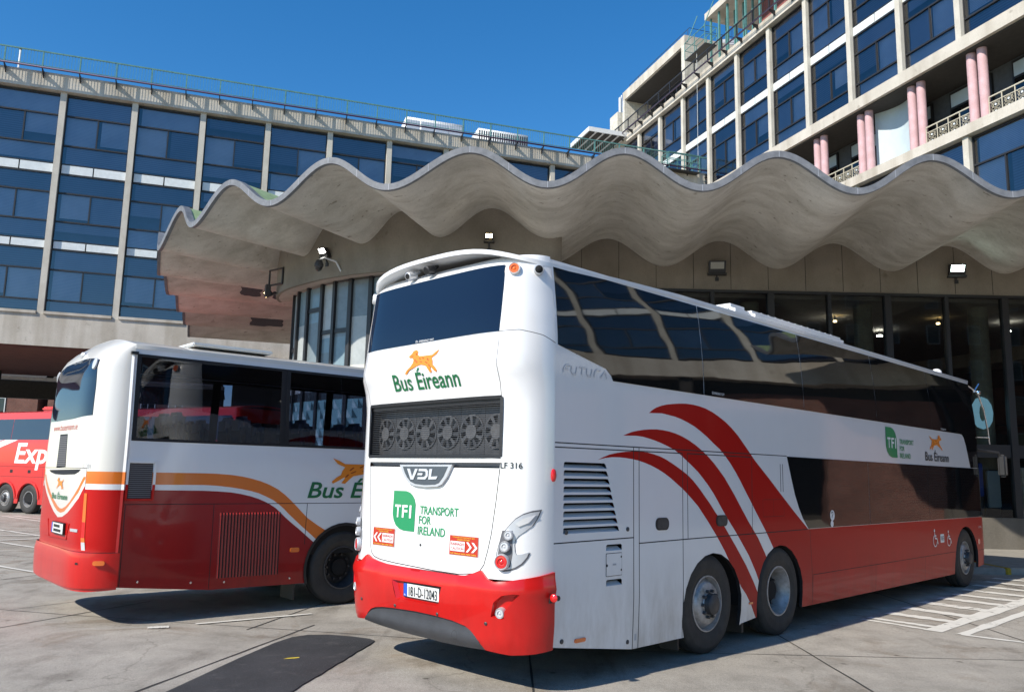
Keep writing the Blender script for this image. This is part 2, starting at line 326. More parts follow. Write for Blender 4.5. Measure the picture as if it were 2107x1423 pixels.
def sheet(mb, outline, fmap, base, regions=(), holes=(), off=0., gx=None, gz=None, edge=0, smooth=True, emt=None):
    """flat outline cut into regions by a constrained triangulation and laid on a curved panel"""
    polys = [outline] + [r[0] for r in regions] + list(holes); vs = []; fs = []; es = []
    for p in polys:
        if area2(p) < 0: p = p[::-1]
        fs.append(list(range(len(vs), len(vs) + len(p)))); vs += [Vector(q) for q in p]
    xs = [p[0] for p in outline]; zs = [p[1] for p in outline]; x0, x1, z0, z1 = min(xs), max(xs), min(zs), max(zs)
    if gx:
        k = max(1, int(math.ceil((x1 - x0) / gx)))
        for i in range(1, k): x = x0 + (x1 - x0) * i / k + 1e-4; es.append((len(vs), len(vs) + 1)); vs += [Vector((x, z0 - .01)), Vector((x, z1 + .01))]
    if gz:
        k = max(1, int(math.ceil((z1 - z0) / gz)))
        for i in range(1, k): z = z0 + (z1 - z0) * i / k + 1e-4; es.append((len(vs), len(vs) + 1)); vs += [Vector((x0 - .01, z)), Vector((x1 + .01, z))]
    ov, oe, of, _, _, ofs = delaunay_2d_cdt(vs, es, fs, 0, 1e-5)
    nr = len(regions); P = [fmap(v.x, v.y, off) for v in ov]; by = {}
    keep = []
    for f, src in zip(of, ofs):
        if 0 not in src or any(i > nr for i in src): continue
        k = max(src); mt = base if k == 0 else regions[k - 1][1]
        keep.append(f)
        if mt is None: continue
        by.setdefault(mt, []).append(f)
    for mt, ff in by.items():
        used = sorted({i for f in ff for i in f}); ix = {u: i for i, u in enumerate(used)}
        mb.add([P[u] for u in used], [tuple(ix[i] for i in f) for f in ff], mt, smooth)
    if edge:
        cnt = {}
        for f in keep:
            for a, b in zip(f, list(f[1:]) + [f[0]]): cnt[(a, b)] = 1
        ed = [(a, b) for a, b in cnt if (b, a) not in cnt]; Q = [fmap(v.x, v.y, off - edge) for v in ov]
        for a, b in ed: mb.add([P[a], P[b], Q[b], Q[a]], [(0, 3, 2, 1)], emt or base, False)
    return mb
_tc = {}
def glyphs(body, bold=0, shear=0):
    key = (body, bold, shear)
    if key in _tc: return _tc[key]
    c = bpy.data.curves.new('t', 'FONT'); c.body = body; c.offset = bold; c.shear = shear; c.resolution_u = 3
    o = bpy.data.objects.new('t', c); COL.objects.link(o); dg = bpy.context.evaluated_depsgraph_get(); dg.update()
    me = o.evaluated_get(dg).to_mesh(); bm = bmesh.new(); bm.from_mesh(me); bmesh.ops.triangulate(bm, faces=bm.faces[:])
    vs = [(v.co.x, v.co.y) for v in bm.verts]; fs = [[v.index for v in f.verts] for f in bm.faces]; bm.free()
    bpy.data.objects.remove(o); bpy.data.curves.remove(c)
    x0 = min(v[0] for v in vs); x1 = max(v[0] for v in vs); y0 = min(v[1] for v in vs); y1 = max(v[1] for v in vs)
    _tc[key] = ([((x - x0) / (x1 - x0), (y - y0) / (y1 - y0)) for x, y in vs], fs); return _tc[key]
def write(mb, body, box, fmap, mt, off=.006, bold=0, shear=0):
    x0, z0, x1, z1 = box; vs, fs = glyphs(body, bold, shear)
    P = [fmap(x0 + (x1 - x0) * a, z0 + (z1 - z0) * b, off) for a, b in vs]
    n = (Vector(P[fs[0][1]]) - Vector(P[fs[0][0]])).cross(Vector(P[fs[0][2]]) - Vector(P[fs[0][0]]))
    c0 = Vector(fmap(x0, z0, 0)); out = Vector(fmap(x0, z0, 1)) - c0
    mb.add(P, fs if n.dot(out) > 0 else [f[::-1] for f in fs], mt)
DOG = [(0, .03), (.05, .0), (.14, .16), (.25, .22), (.36, .29), (.48, .34), (.58, .30), (.66, .26), (.72, .14), (.79, -.02), (.85, -.0), (.80, .16), (.80, .22), (.90, .08), (.98, -.02), (1.0, .05), (.93, .20), (.86, .30), (.84, .45), (.80, .58), (.84, .62), (.92, .70), (1.0, .90), (.90, .82), (.80, .70), (.68, .70), (.52, .70), (.38, .72), (.33, .80), (.33, .92), (.27, 1.0), (.17, .96), (.14, .86), (.05, .76), (.08, .68), (.18, .66), (.23, .56), (.22, .44), (.16, .30), (.06, .16)]
def dog(mb, box, fmap, off=.006, flip=False):
    x0, z0, x1, z1 = box; mp = lambda p: (x0 + (x1 - x0) * ((1 - p[0]) if flip else p[0]), z0 + (z1 - z0) * p[1])
    sheet(mb, [mp(p) for p in DOG], fmap, M_dog, off=off, regions=[([mp(q) for q in bar(a, b, c, d, .028)], M_dogl) for a, b, c, d in ((.40, .63, .46, .56), (.50, .64, .56, .57), (.34, .52, .36, .42), (.44, .48, .52, .44), (.66, .58, .72, .46), (.62, .44, .70, .36), (.27, .60, .30, .48), (.12, .73, .20, .74), (.28, .86, .30, .76), (.74, .32, .78, .22))], smooth=False)

# ------------------------------------------------------------------ ground
gmb = MB(); gmb.add([(-220, -160, 0), (220, -160, 0), (220, 260, 0), (-220, 260, 0)], [(0, 1, 2, 3)], GROUND); struct('ground', gmb)
j = MB(); M_joint = mat('joint_tar', (.035, .032, .03), .9)
def strip(mb, a, b, w, z, mt, wob=0.0, n=1):
    a = Vector(a); b = Vector(b); d = (b - a); q = Vector((-d.y, d.x)).normalized() * w / 2; L = []; Rr = []
    for i in range(n + 1):
        p = a + d * i / n; k = random.uniform(-wob, wob); h = random.uniform(.7, 1.15) if wob else 1
        L.append((p.x + q.x * h + k, p.y + q.y * h + k, z)); Rr.append((p.x - q.x * h + k, p.y - q.y * h + k, z))
    mb.add(L + Rr, [(i, n + 1 + i, n + 2 + i, i + 1) for i in range(n)], mt)
for x in (.25, 3.26, 6.18, 9.2, 12.2): strip(j, (x, -30), (x, 22), .022, .004, M_joint, .006, 90)
strip(j, (-3.55, 5.0), (-2.3, 10.3), .026, .004, M_joint, .006, 20); strip(j, (-2.99, 9.92), (-1.6, 16.5), .022, .004, M_joint, .005, 20); strip(j, (-6.4, 8.0), (-4.9, 11.8), .022, .004, M_joint, .005, 14); strip(j, (-9.5, 9.2), (-7.6, 15.0), .02, .004, M_joint, .005, 14)
for a, b in (((-9, 11.6), (-5.35, 10.61)), ((-5.35, 10.61), (-1.0, 9.64)), ((-1.0, 9.64), (.25, 9.3)), ((.25, 9.2), (12, 9.1)), ((-6.3, 10.9), (-5.7, 11.9)), ((3.26, 14.2), (12, 14.1)), ((-12, 17.5), (-7, 16.4))): strip(j, a, b, .014, .0045, M_joint, .004, 30)
struct('pavement_joints', j)
mk = MB(); mz = [.005]
def mline(a, b, w): mz[0] += .0004; strip(mk, a, b, w, mz[0], M_mark, .006, 14)
mline((5.35, 10.78), (9.2, 14.55), .22); mline((5.62, 10.58), (8.9, 13.75), .15); mline((5.60, 10.58), (6.6, 9.75), .09); mline((4.80, 11.58), (5.42, 10.80), .10)
for (a, b), w in zip((((4.95, 11.72), (5.62, 10.98)), ((5.41, 12.16), (6.04, 11.46)), ((5.90, 12.70), (6.51, 11.94)), ((6.45, 13.30), (7.08, 12.51)), ((7.00, 13.83), (7.64, 13.10)), ((7.48, 14.30), (8.15, 13.6)), ((8.0, 14.95), (8.7, 14.1)), ((8.55, 15.6), (9.2, 14.75)), ((9.1, 16.2), (9.8, 15.3)), ((9.6, 16.8), (10.5, 15.8))), (.15, .24, .28, .30, .28, .26, .26, .24, .24, .24)): mline(a, b, w)
mline((-4.12, 9.88), (-3.9, 9.97), .12); mline((-3.67, 10.17), (-2.5, 11.05), .07)
for a, b, w in (((-17.8, 29.6), (-13.6, 26.0), .12), ((-15.5, 24.6), (-11.4, 21.3), .12), ((-12.9, 20.6), (-9.7, 18.2), .12), ((-10.6, 16.3), (-7.3, 14.05), .1), ((-17.4, 29.7), (-15.2, 28.0), .15), ((-13.6, 21.6), (-11.6, 21.9), .14), ((-12.4, 20.0), (-11.2, 21.4), .14), ((-14.6, 23.0), (-13.0, 23.2), .14)): mline(a, b, w)
struct('road_markings', mk)
def hump_mat():
    g = G('black_mat_rubber'); v = g.coords()
    c = g.ramp(g.noise(v, 1.6, 6, .65), [(.3, (.024, .024, .026)), (.7, (.046, .046, .049))])
    c = g.mix(c, g.ramp(g.noise(v, 130, 4, .8), [(.3, (.45, .45, .45)), (.55, (1, 1, 1)), (.72, (1.9, 1.9, 1.9))]), .9, 'MULTIPLY')
    vo = g.n('TexVoronoi'); vo.inputs['Scale'].default_value = 42; g.l(v, vo.inputs['Vector'])
    c = g.mix(c, g.ramp(vo.outputs['Distance'], [(.10, (.30, .29, .28)), (.16, (0, 0, 0))]), .35, 'ADD')
    c = g.mix(c, g.ramp(g.noise(v, 4.5, 6, .7), [(.55, (0, 0, 0)), (.8, (.06, .055, .048))]), .8, 'ADD')
    g.l(c, g.b.inputs['Base Color']); g.b.inputs['Roughness'].default_value = .9; g.bump(g.noise(v, 140, 5, .8), .8, .01); return g.m
hm = MB(); M_hump = hump_mat()
hump = [(-2.98, 6.2), (-2.78, 7.2), (-2.6, 8.44), (-2.46, 9.2), (-2.36, 9.52), (-2.22, 9.66), (-2.0, 9.70), (-1.72, 9.63), (-1.5, 9.52), (-1.43, 9.42)] + [(-1.43 - .0 - (9.36 - y) * .165 + (.005 * sin(i * 2.1) + .004 * sin(i * .9)), y) for i, y in enumerate([9.3 - .09 * k for k in range(35)])]
inner = [(-2.15 + (x + 2.15) * .93, 8 + (y - 8) * .985) for x, y in hump]
n_ = len(hump); hm.add([(x, y, .003) for x, y in hump] + [(x, y, .011) for x, y in hump] + [(x, y, .014) for x, y in inner], [(i, (i + 1) % n_, n_ + (i + 1) % n_, n_ + i) for i in range(n_)] + [(n_ + i, n_ + (i + 1) % n_, 2 * n_ + (i + 1) % n_, 2 * n_ + i) for i in range(n_)] + [tuple(range(2 * n_, 3 * n_))], M_hump)
hm.add([(-2.16, 8.42, .016), (-2.06, 8.46, .016), (-2.02, 8.49, .016), (-2.03, 8.52, .016), (-2.13, 8.47, .016)], [(0, 1, 2, 3, 4)], M_yel)
tag(hm.build('rubber_mat'), 'long black rubber mat with rounded end lying on the concrete yard', 'mat')
kb = MB(); M_kerb = mat('kerb_stone', (.34, .32, .28), .9, noise=.3); M_ky = mat('yellow_kerb_paint', (.62, .40, .03), .8, noise=.4, nscale=12)
kb.bevbox(5.0, 10.30, 17.55, 24, -.1, .13, M_kerb, .02); kb.bevbox(10.31, 10.42, 17.55, 19.2, -.1, .132, M_ky, .02); kb.bevbox(10.43, 32, 17.62, 24, -.1, .13, M_kerb, .02); struct('kerbed_platform', kb)

# ------------------------------------------------------------------ wheels
def wheel(parent, x, y, kind, R=.515, side=1, rm=None, z=None):
    """x is the outer face"""
    z = R if z is None else z; w = MB(); ax = Vector((side, 0, 0)); o = (x, y, z)
    w.lathe([(.285, -.24), (.36, -.275), (.47, -.27), (R - .01, -.235), (R, -.20), (R, -.165), (R - .012, -.16), (R - .012, -.15), (R, -.145), (R, -.085), (R - .012, -.08), (R - .012, -.07), (R, -.065), (R, -.04), (R - .016, -.018), (.462, .0), (.455, .004), (.44, .002), (.38, .012), (.365, .008), (.33, .0), (.30, -.012), (.287, -.02)], o, ax, M_rub, 56)
    t = w.build('wheel', parent); r = MB(); rim = rm or M_rim
    if kind == 'flat':
        r.lathe([(.29, -.022), (.292, -.008), (.278, -.006), (.272, -.03), (.262, -.07), (.24, -.055), (.222, -.012), (.20, .004), (.165, .006), (.16, .008), (.115, .008), (.11, .02)], o, ax, rim, 48)
        r.lathe([(.112, .02), (.105, .075), (.085, .09), (.0, .092)], o, ax, M_hub, 32)
        for k in range(10):
            a = 2 * pi * k / 10; c = Vector(o) + ax * .008 + Vector((0, cos(a), sin(a))) * .1375
            r.lathe([(.017, -.01), (.017, .035), (.0, .04)], c, ax, M_hub, 8)
            c = Vector(o) + Vector((0, cos(a + .31), sin(a + .31))) * .236
            r.lathe([(.024, -.0715), (.0, -.0712)], c, ax, M_dark, 10)
    else:
        r.lathe([(.29, -.022), (.292, -.008), (.275, -.006), (.268, -.03), (.255, -.06), (.235, -.13), (.225, -.20)], o, ax, rim, 48)
        r.lathe([(.226, -.20), (.16, -.17), (.155, -.15)], o, ax, M_hub, 40); r.lathe([(.156, -.15), (.12, -.14), (.11, -.10), (.0, -.09)], o, ax, M_dark, 32)
        for k in range(10):
            a = 2 * pi * k / 10; c = Vector(o) + ax * -.165 + Vector((0, cos(a), sin(a))) * .17; r.lathe([(.016, -.01), (.016, .03), (.0, .032)], c, ax, M_hub, 8)
    r.build('rim', t); return t

# ------------------------------------------------------------------ coach body panels shared by the coaches
def arcmap(V0, R0, n=5.0, m=2.0):
    """arc length from the middle of the end -> (v/V, u/R)"""
    pts = []
    for i in range(401):
        t = pi / 2 * (i / 400); sv = sin(t) ** (2 / n); cu = max(0, 1 - sv ** n) ** (1 / m); pts.append((sv, cu))
    L = [0]
    for a, b in zip(pts, pts[1:]): L.append(L[-1] + math.hypot((b[0] - a[0]) * V0, (b[1] - a[1]) * R0))
    def f(s):
        g = -1 if s < 0 else 1; s = abs(s)
        if s >= L[-1]: return g, 0., s - L[-1]
        lo, hi = 0, 400
        while hi - lo > 1:
            k = (lo + hi) // 2
            if L[k] <= s: lo = k
            else: hi = k
        t = (s - L[lo]) / max(1e-9, L[hi] - L[lo]); return g * (pts[lo][0] + (pts[hi][0] - pts[lo][0]) * t), pts[lo][1] + (pts[hi][1] - pts[lo][1]) * t, 0.
    return f, L[-1]
class Coach:
    def __init__(s, V, Rp, Lf, Fp, n=6.5):
        s.V = V; s.Rp = Rp; s.Fp = Fp; s.Lf = Lf; s.af, s.half = arcmap(1.26, .42, n); s.ff, s.fhalf = arcmap(1.26, .6, 3.0)
    def rearraw(s, a, z):
        v, c, ex = s.af(a); return Vector((v * lerp_prof(s.V, z), lerp_prof(s.Rp, z) * c + ex, z))
    def rear(s, a, z, off=0):
        P = s.rearraw(a, z)
        if off:
            n = (s.rearraw(a + .004, z) - s.rearraw(a - .004, z)).cross(s.rearraw(a, z + .01) - s.rearraw(a, z - .01)).normalized(); P = P + n * off
        return P
    def right(s, u, z, off=0): return Vector((lerp_prof(s.V, z) + off, u, z))
    def left(s, u, z, off=0): return Vector((-lerp_prof(s.V, z) - off, -u, z))   # u negative-going keeps the winding
    def front(s, a, z, off=0):
        v, c, ex = s.ff(a); return Vector((-v * (lerp_prof(s.V, z) + off), s.Lf + (lerp_prof(s.Fp, z) + off) * c - ex, z))

def arch_pts(uc, r, zc, zb, n=14, right=True, sq=1.0):
    """points of a wheel arch from low-u to high-u, from the skirt line zb up and over"""
    a0 = math.asin(max(-1, min(1, (zb - zc) / r))); out = []
    for k in range(n + 1):
        a = pi - a0 - (pi - 2 * a0) * k / n; out.append((uc + r * cos(a), zc + r * sin(a) * (sq if sin(a) > 0 else 1)))
    return out
def thinbar(pts, w):
    """polyline -> list of thin quads"""
    return [bar(*a, *b, w) for a, b in zip(pts, pts[1:])]
def roof_slab(mb, halfw, z_edge, crown, t, rear, front, u0, u1, mt, n=6.5, nv=28, droop=0):
    vs = []; us = []
    for j in range(3):
        pass
    cols = [-1 + 2 * i / nv for i in range(nv + 1)]; rows = []
    for c in cols:
        q = math.sin(c * pi / 2); e = (1 - abs(q) ** n) ** .5
        rows.append((q * halfw, u0 + rear * e, u1 + front * (1 - abs(q) ** 3) ** .5, z_edge + crown * (1 - abs(q) ** 2.6)))
    N = 8
    def grid(dz, flip):
        o = []; f = []
        for (x, a, b, z) in rows:
            for k in range(N + 1):
                tt = (k / N) ** 1.8; yy = a + (b - a) * tt; o.append((x, yy, z + dz - droop * abs(x / halfw) ** 3 * max(0, 1 - (yy - u0 - rear) / 2.6) ** 1.5))
        for i in range(nv):
            for k in range(N):
                q = (i * (N + 1) + k, (i + 1) * (N + 1) + k, (i + 1) * (N + 1) + k + 1, i * (N + 1) + k + 1); f.append(q[::-1] if flip else q)
        return o, f
    o1, f1 = grid(0, False); o2, f2 = grid(-t, True); mb.add(o1, f1, mt, True); mb.add(o2, f2, mt, True)
    L = len(o1); ring = [i * (N + 1) for i in range(nv + 1)] + [nv * (N + 1) + k for k in range(1, N + 1)] + [i * (N + 1) + N for i in range(nv - 1, -1, -1)] + [k for k in range(N - 1, 0, -1)]
    mb.add(o1 + o2, [(a, b, L + b, L + a)[::-1] for a, b in zip(ring, ring[1:] + ring[:1])], mt, True)
def lamp_round(parent, name, c, ax, r, mt, house=M_silver, d=.03):
    m = MB(); m.lathe([(r * 1.25, -.03), (r * 1.25, d * .6), (r * 1.12, d), (r, d * .8)], c, ax, house, 28); o = m.build(name, parent)
    l = MB(); l.lathe([(r, d * .7), (r * .93, d * .92), (r * .62, d * .95), (r * .56, d * .62), (r * .42, d * .6), (r * .2, d * .9), (0, d * .95)], c, ax, mt, 28); l.build('lens', o); return o
def nrm(f, a, z): return (Vector(f(a, z, .01)) - Vector(f(a, z, 0))).normalized()

# ================================================================== double deck coach
yawA = 0.7806824
A = thing('double_deck_coach', (-0.50844, 8.23578, 0), -yawA, 'tall white and red double deck coach with radiator fans and dark glass at its back', 'coach', 'coaches parked in the yard')
ca = Coach([(.3, 1.255), (.6, 1.275), (2.75, 1.275), (3.0, 1.269), (3.25, 1.252), (3.5, 1.226), (3.8, 1.185)], [(.3, -.37), (.45, -.43), (.75, -.475), (1.0, -.445), (1.9, -.425), (2.45, -.42), (2.6, -.445), (2.8, -.515), (3.05, -.475), (3.715, -.42), (3.77, -.34), (3.82, -.28)], 12.2, [(.3, .70), (1.2, .72), (3.0, .5), (3.8, .32)])
H = ca.half; W = .010
# rear shell (white) with seams, recess slot, radiator opening
rear_out = [(-H, .95), (-H, 3.82), (H, 3.82), (H, .95)]
seamU = [(-.876, 1.882), (-.82, 1.42), (-.773, 1.099), (-.75, 1.04), (-.70, 1.005), (-.589, .985), (-.35, .972), (.227, .955), (.536, .955), (.724, .975), (.80, 1.005), (.845, 1.06), (.88, 1.18), (.912, 1.327), (.945, 1.6), (.971, 1.88)]
grl = [(-.915, 1.985), (.977, 1.985), (.981, 2.508), (-.919, 2.498)]
reg = [(q, M_gap) for q in thinbar(seamU, .009)] + [(bar(.975, 3.05, .979, 2.82, .006), M_gap), (bar(.979, 2.82, .975, 2.5, .006), M_gap), (bar(-.98, 3.05, -.975, 2.82, .006), M_gap), (bar(-.975, 2.82, -.93, 2.5, .006), M_gap)]
reg += [(bar(.977, 3.09, 1.158, 3.10, .006), M_gap), (bar(1.158, 3.10, 1.359, 3.065, .006), M_gap), (bar(1.359, 3.065, H, 3.01, .006), M_gap), (bar(-.977, 3.07, -1.158, 3.08, .006), M_gap), (bar(-1.158, 3.08, -1.359, 3.05, .006), M_gap), (bar(-1.359, 3.05, -H, 3.0, .006), M_gap)]
reg += [([(-.89, 1.884), (.97, 1.884), (.975, 1.934), (-.885, 1.93)], None), (grl, None)]
m = MB(); sheet(m, rear_out, ca.rear, M_white, reg, gx=.06, gz=.07)
m.add([ca.rear(s_, 1.934, -.002) for s_ in (-.9, -.4, 0, .5, .98)] + [ca.rear(s_, 1.895, -.05) for s_ in (-.9, -.4, 0, .5, .98)], [(i, i + 5, i + 6, i + 1) for i in range(4)], M_silver); m.add([ca.rear(s_, 1.895, -.05) for s_ in (-.9, 0, .98)] + [ca.rear(s_, 1.87, -.004) for s_ in (-.9, 0, .98)], [(0, 3, 4, 1), (1, 4, 5, 2)], M_gap)
body_rear = m.build('rear_panel', A, weld=True)
# right side
botA = [(.0, .385), (1.15, .225), (2.04, .225)]
SIDE = botA + arch_pts(2.60, .60, .44, .225)[1:] + [(3.20, .24), (3.555, .27)] + arch_pts(4.13, .585, .47, .27)[1:-1] + [(4.70, .275), (10.58, .275)] + arch_pts(11.26, .67, .40, .275)[1:-1] + [(11.93, .31), (12.2, .335), (12.2, 3.80), (0, 3.80)]
sw1u = [(1.42, 2.475), (1.48, 2.51), (1.55, 2.54), (1.64, 2.565), (1.74, 2.585), (1.86, 2.60), (1.98, 2.612), (2.1, 2.62), (2.23, 2.62), (2.36, 2.612), (2.49, 2.595), (2.63, 2.565), (2.76, 2.525), (2.90, 2.475), (3.04, 2.41), (3.18, 2.33), (3.33, 2.225), (3.57, 2.05), (3.88, 1.86), (4.19, 1.66), (4.53, 1.445), (4.84, 1.26), (4.90, 1.222)]
sw1l = [(1.42, 2.475), (1.65, 2.487), (1.88, 2.468), (2.0, 2.45), (2.13, 2.42), (2.26, 2.385), (2.38, 2.34), (2.51, 2.285), (2.64, 2.22), (2.77, 2.16), (2.89, 2.085), (3.0, 2.005), (3.11, 1.91), (3.21, 1.815), (3.31, 1.71), (3.42, 1.60), (3.54, 1.475), (3.66, 1.355), (3.78, 1.235), (3.95, 1.04), (4.3, .6)]
sw2u = [(.99, 2.228), (1.06, 2.25), (1.13, 2.27), (1.23, 2.288), (1.33, 2.302), (1.44, 2.312), (1.55, 2.318), (1.67, 2.316), (1.78, 2.308), (1.9, 2.292), (2.02, 2.268), (2.15, 2.232), (2.27, 2.19), (2.4, 2.135), (2.53, 2.07), (2.64, 2.005), (2.75, 1.93), (2.86, 1.85), (2.96, 1.76), (3.07, 1.66), (3.18, 1.55), (3.28, 1.45), (3.38, 1.352), (3.59, 1.165), (3.75, .98), (4.1, .5)]
sw2l = [(.99, 2.228), (1.2, 2.236), (1.31, 2.232), (1.41, 2.22), (1.53, 2.202), (1.64, 2.18), (1.76, 2.152), (1.88, 2.118), (1.99, 2.072), (2.09, 2.02), (2.2, 1.965), (2.32, 1.9), (2.42, 1.832), (2.52, 1.76), (2.62, 1.678), (2.71, 1.592), (2.81, 1.492), (2.92, 1.39), (3.03, 1.295), (3.14, 1.195), (3.37, .97), (3.52, .78), (3.7, .5)]
sw3u = [(.6, 1.985), (.69, 2.015), (.78, 2.04), (.9, 2.06), (1.03, 2.075), (1.15, 2.082), (1.28, 2.083), (1.39, 2.08), (1.5, 2.066), (1.62, 2.045), (1.73, 2.015), (1.86, 1.97), (1.99, 1.92), (2.11, 1.87), (2.22, 1.81), (2.33, 1.735), (2.44, 1.65), (2.55, 1.565), (2.65, 1.478), (2.76, 1.39), (2.86, 1.298), (3.08, 1.09), (3.3, .87), (3.46, .68), (3.7, .36)]
sw3l = [(.6, 1.985), (.71, 2.005), (.82, 2.016), (.93, 2.018), (1.03, 2.014), (1.14, 2.006), (1.24, 1.995), (1.35, 1.975), (1.46, 1.95), (1.57, 1.918), (1.68, 1.88), (1.8, 1.83), (1.92, 1.77), (2.02, 1.72), (2.11, 1.668), (2.21, 1.605), (2.31, 1.54), (2.41, 1.455), (2.51, 1.37), (2.67, 1.222), (2.83, 1.06), (3.18, .64), (3.29, .55), (3.42, .42), (3.56, .22)]
red1 = sw1u + [(12.3, 1.222), (12.3, .1), (4.7, .1)] + sw1l[::-1][:-1]
reg = [(red1, M_swoosh), (sw2u + sw2l[::-1][:-1], M_swoosh), (sw3u + sw3l[::-1][:-1], M_swoosh)]
lower_red = [(4.9, 1.222), (12.3, 1.222), (12.3, .1), (4.3, .1), (4.3, .9)]
for q in ([(0, 2.122), (4.37, 2.132)], [(0, 2.082), (2.02, 2.09)], [(2.11, 2.092), (3.48, 2.092)], [(1.16, 2.12), (1.16, .225)], [(1.25, 2.12), (1.25, .225)], [(2.02, 2.09), (2.01, .23)], [(2.11, 2.09), (2.11, 1.205)], [(0, 1.25), (1.16, 1.258)], [(1.25, 1.2), (2.11, 1.207), (4.88, 1.22)], [(3.485, 2.09), (3.465, 1.22)], [(5.0, .648), (10.62, .655)], [(5.0, .648), (5.0, .28)], [(4.95, 1.21), (5.0, .3)], [(11.95, .62), (12.2, .62)], [(7.05, .645), (7.05, .28)], [(9.1, .65), (9.1, .28)]):
    for b_ in thinbar(q, .011 if q[0][0] < 4.9 else .008): reg.append((b_, M_gap))
for q in ([(3.73, 1.60), (4.26, 1.60), (4.26, 1.40), (3.73, 1.40), (3.73, 1.60)], [(3.99, 1.60), (3.99, 1.40)]):
    for b_ in thinbar(q, .004): reg.append((b_, M_gap))
for x in (4.19, 4.25): reg.append((bar(x, 2.03, x, 1.69, .014), M_gap))
louv = []
for i in range(9):
    z1 = 1.955 - i * .0722; xr = .72 + .2 * (1.955 - z1) / .59
    louv.append([(.12, z1 - .05), (.125, z1 - .008), (.14, z1), (xr - .02, z1), (xr - .004, z1 - .01), (xr + .013, z1 - .05)])
extra = [[(.73, z - .055), (.735, z - .008), (.75, z), (.955, z), (.97, z - .01), (.97, z - .055)] for z in (1.208, .89)]
for q in louv + extra: reg.append((q, None))
WU = [(.03, 3.752), (.03, 3.0), (.72, 2.85), (.80, 2.79), (.83, 2.742), (11.21, 2.742), (11.36, 2.735), (11.45, 2.68), (11.56, 2.53), (11.64, 2.36), (11.75, 2.135), (12.199, 2.135), (12.199, 3.752)]
WL = [(4.37, 2.127), (4.47, 1.87), (4.56, 1.655), (4.66, 1.49), (4.76, 1.36), (4.91, 1.227), (12.199, 1.227), (12.199, 2.127)]
m = MB(); sheet(m, SIDE, ca.right, M_white, reg, gx=2.0, gz=.25, edge=.04, emt=M_black)
for q in louv + extra:
    z0 = q[0][1]; z1 = q[2][1]; x0 = q[0][0]; x1 = q[-1][0]; X = 1.275
    m.add([(X, x0, z0), (X, x1, z0), (X - .05, x1 - .01, z1 - .020), (X - .05, x0, z1 - .020)], [(0, 1, 2, 3)], M_white); m.add([(X - .08, x0 - .03, z0 - .01), (X - .08, x1 + .03, z0 - .01), (X - .08, x1 + .03, z1 + .01), (X - .08, x0 - .03, z1 + .01)], [(0, 1, 2, 3)], M_dark)
side_r = m.build('side_panel', A)
# left side, mirrored: plain livery
mir = lambda p: [(-a, b) for a, b in p]
m = MB(); sheet(m, mir(SIDE), ca.left, M_white, [(mir(red1), M_swoosh), (mir(sw2u + sw2l[::-1][:-1]), M_swoosh), (mir(sw3u + sw3l[::-1][:-1]), M_swoosh)], gx=2.0, gz=.35, edge=.04); m.build('side_panel', A)
for fm, mm, sg in ((ca.right, lambda p: p, 1), (ca.left, mir, -1)):
    for k in range(5):
        a, b = .03 + k * 2.434, .03 + (k + 1) * 2.434 - .012
        q = [(max(a, min(b, x)), z) for x, z in WU]
        if k == 0: q = [(.03, 3.752), (.03, 3.0), (.72, 2.85), (.80, 2.79), (.83, 2.742), (b, 2.742), (b, 3.752)]
        elif k < 4: q = [(a, 2.742), (b, 2.742), (b, 3.752), (a, 3.752)]
        else: q = [(a, 2.742)] + WU[5:-2] + [(12.199, 2.135), (12.199, 3.752), (a, 3.752)]
        m = MB(); sheet(m, mm(q), fm, M_wglass, off=.004, gz=.12, gx=.6, edge=.008); o = m.build('upper_window', A)
        if sg == 1 and k in (1, 4):
            t = MB(); x = 2.62 if k == 1 else 10.2; write(t, 'ÉIS EMERGENCY EXIT', (x, 2.765, x + .26, 2.80), ca.right, M_wtxt, off=.008); t.build('exit_lettering', o)
    for k, (a, b) in enumerate(((4.37, 6.9), (6.912, 9.4), (9.412, 12.199))):
        q = WL[:6] + [(b, 1.227), (b, 2.127)] if k == 0 else [(a, 1.227), (b, 1.227), (b, 2.127), (a, 2.127)]
        m = MB(); sheet(m, mm(q), fm, M_wglass, off=.004, edge=.008); o = m.build('lower_window', A)
        if sg == 1 and k == 0:
            t = MB(); sheet(t, circ(5.62, 1.38, .07), fm, M_wtxt, off=.008); sheet(t, circ(5.60, 1.27, .045), fm, M_wtxt, off=.0085)
            for b_ in thinbar([(5.585, 1.40), (5.60, 1.425), (5.635, 1.42), (5.64, 1.395), (5.605, 1.365), (5.61, 1.345)], .012): sheet(t, b_, fm, M_ktxt, off=.0095)
            t.build('window_sticker', o)
# front end
FH = ca.fhalf; m = MB(); sheet(m, [(-FH, .335), (FH, .335), (FH, 3.80), (-FH, 3.80)], ca.front, M_wglass, [([(-FH, .335), (FH, .335), (FH, 1.222), (FH - .1, 1.2), (FH - .62, 1.06), (-FH + .62, 1.06), (-FH + .1, 1.2), (-FH, 1.222)], M_swoosh), (bar(-FH, .62, FH, .62, .01), M_gap)], gx=.1, gz=.2); m.build('front_panel', A)
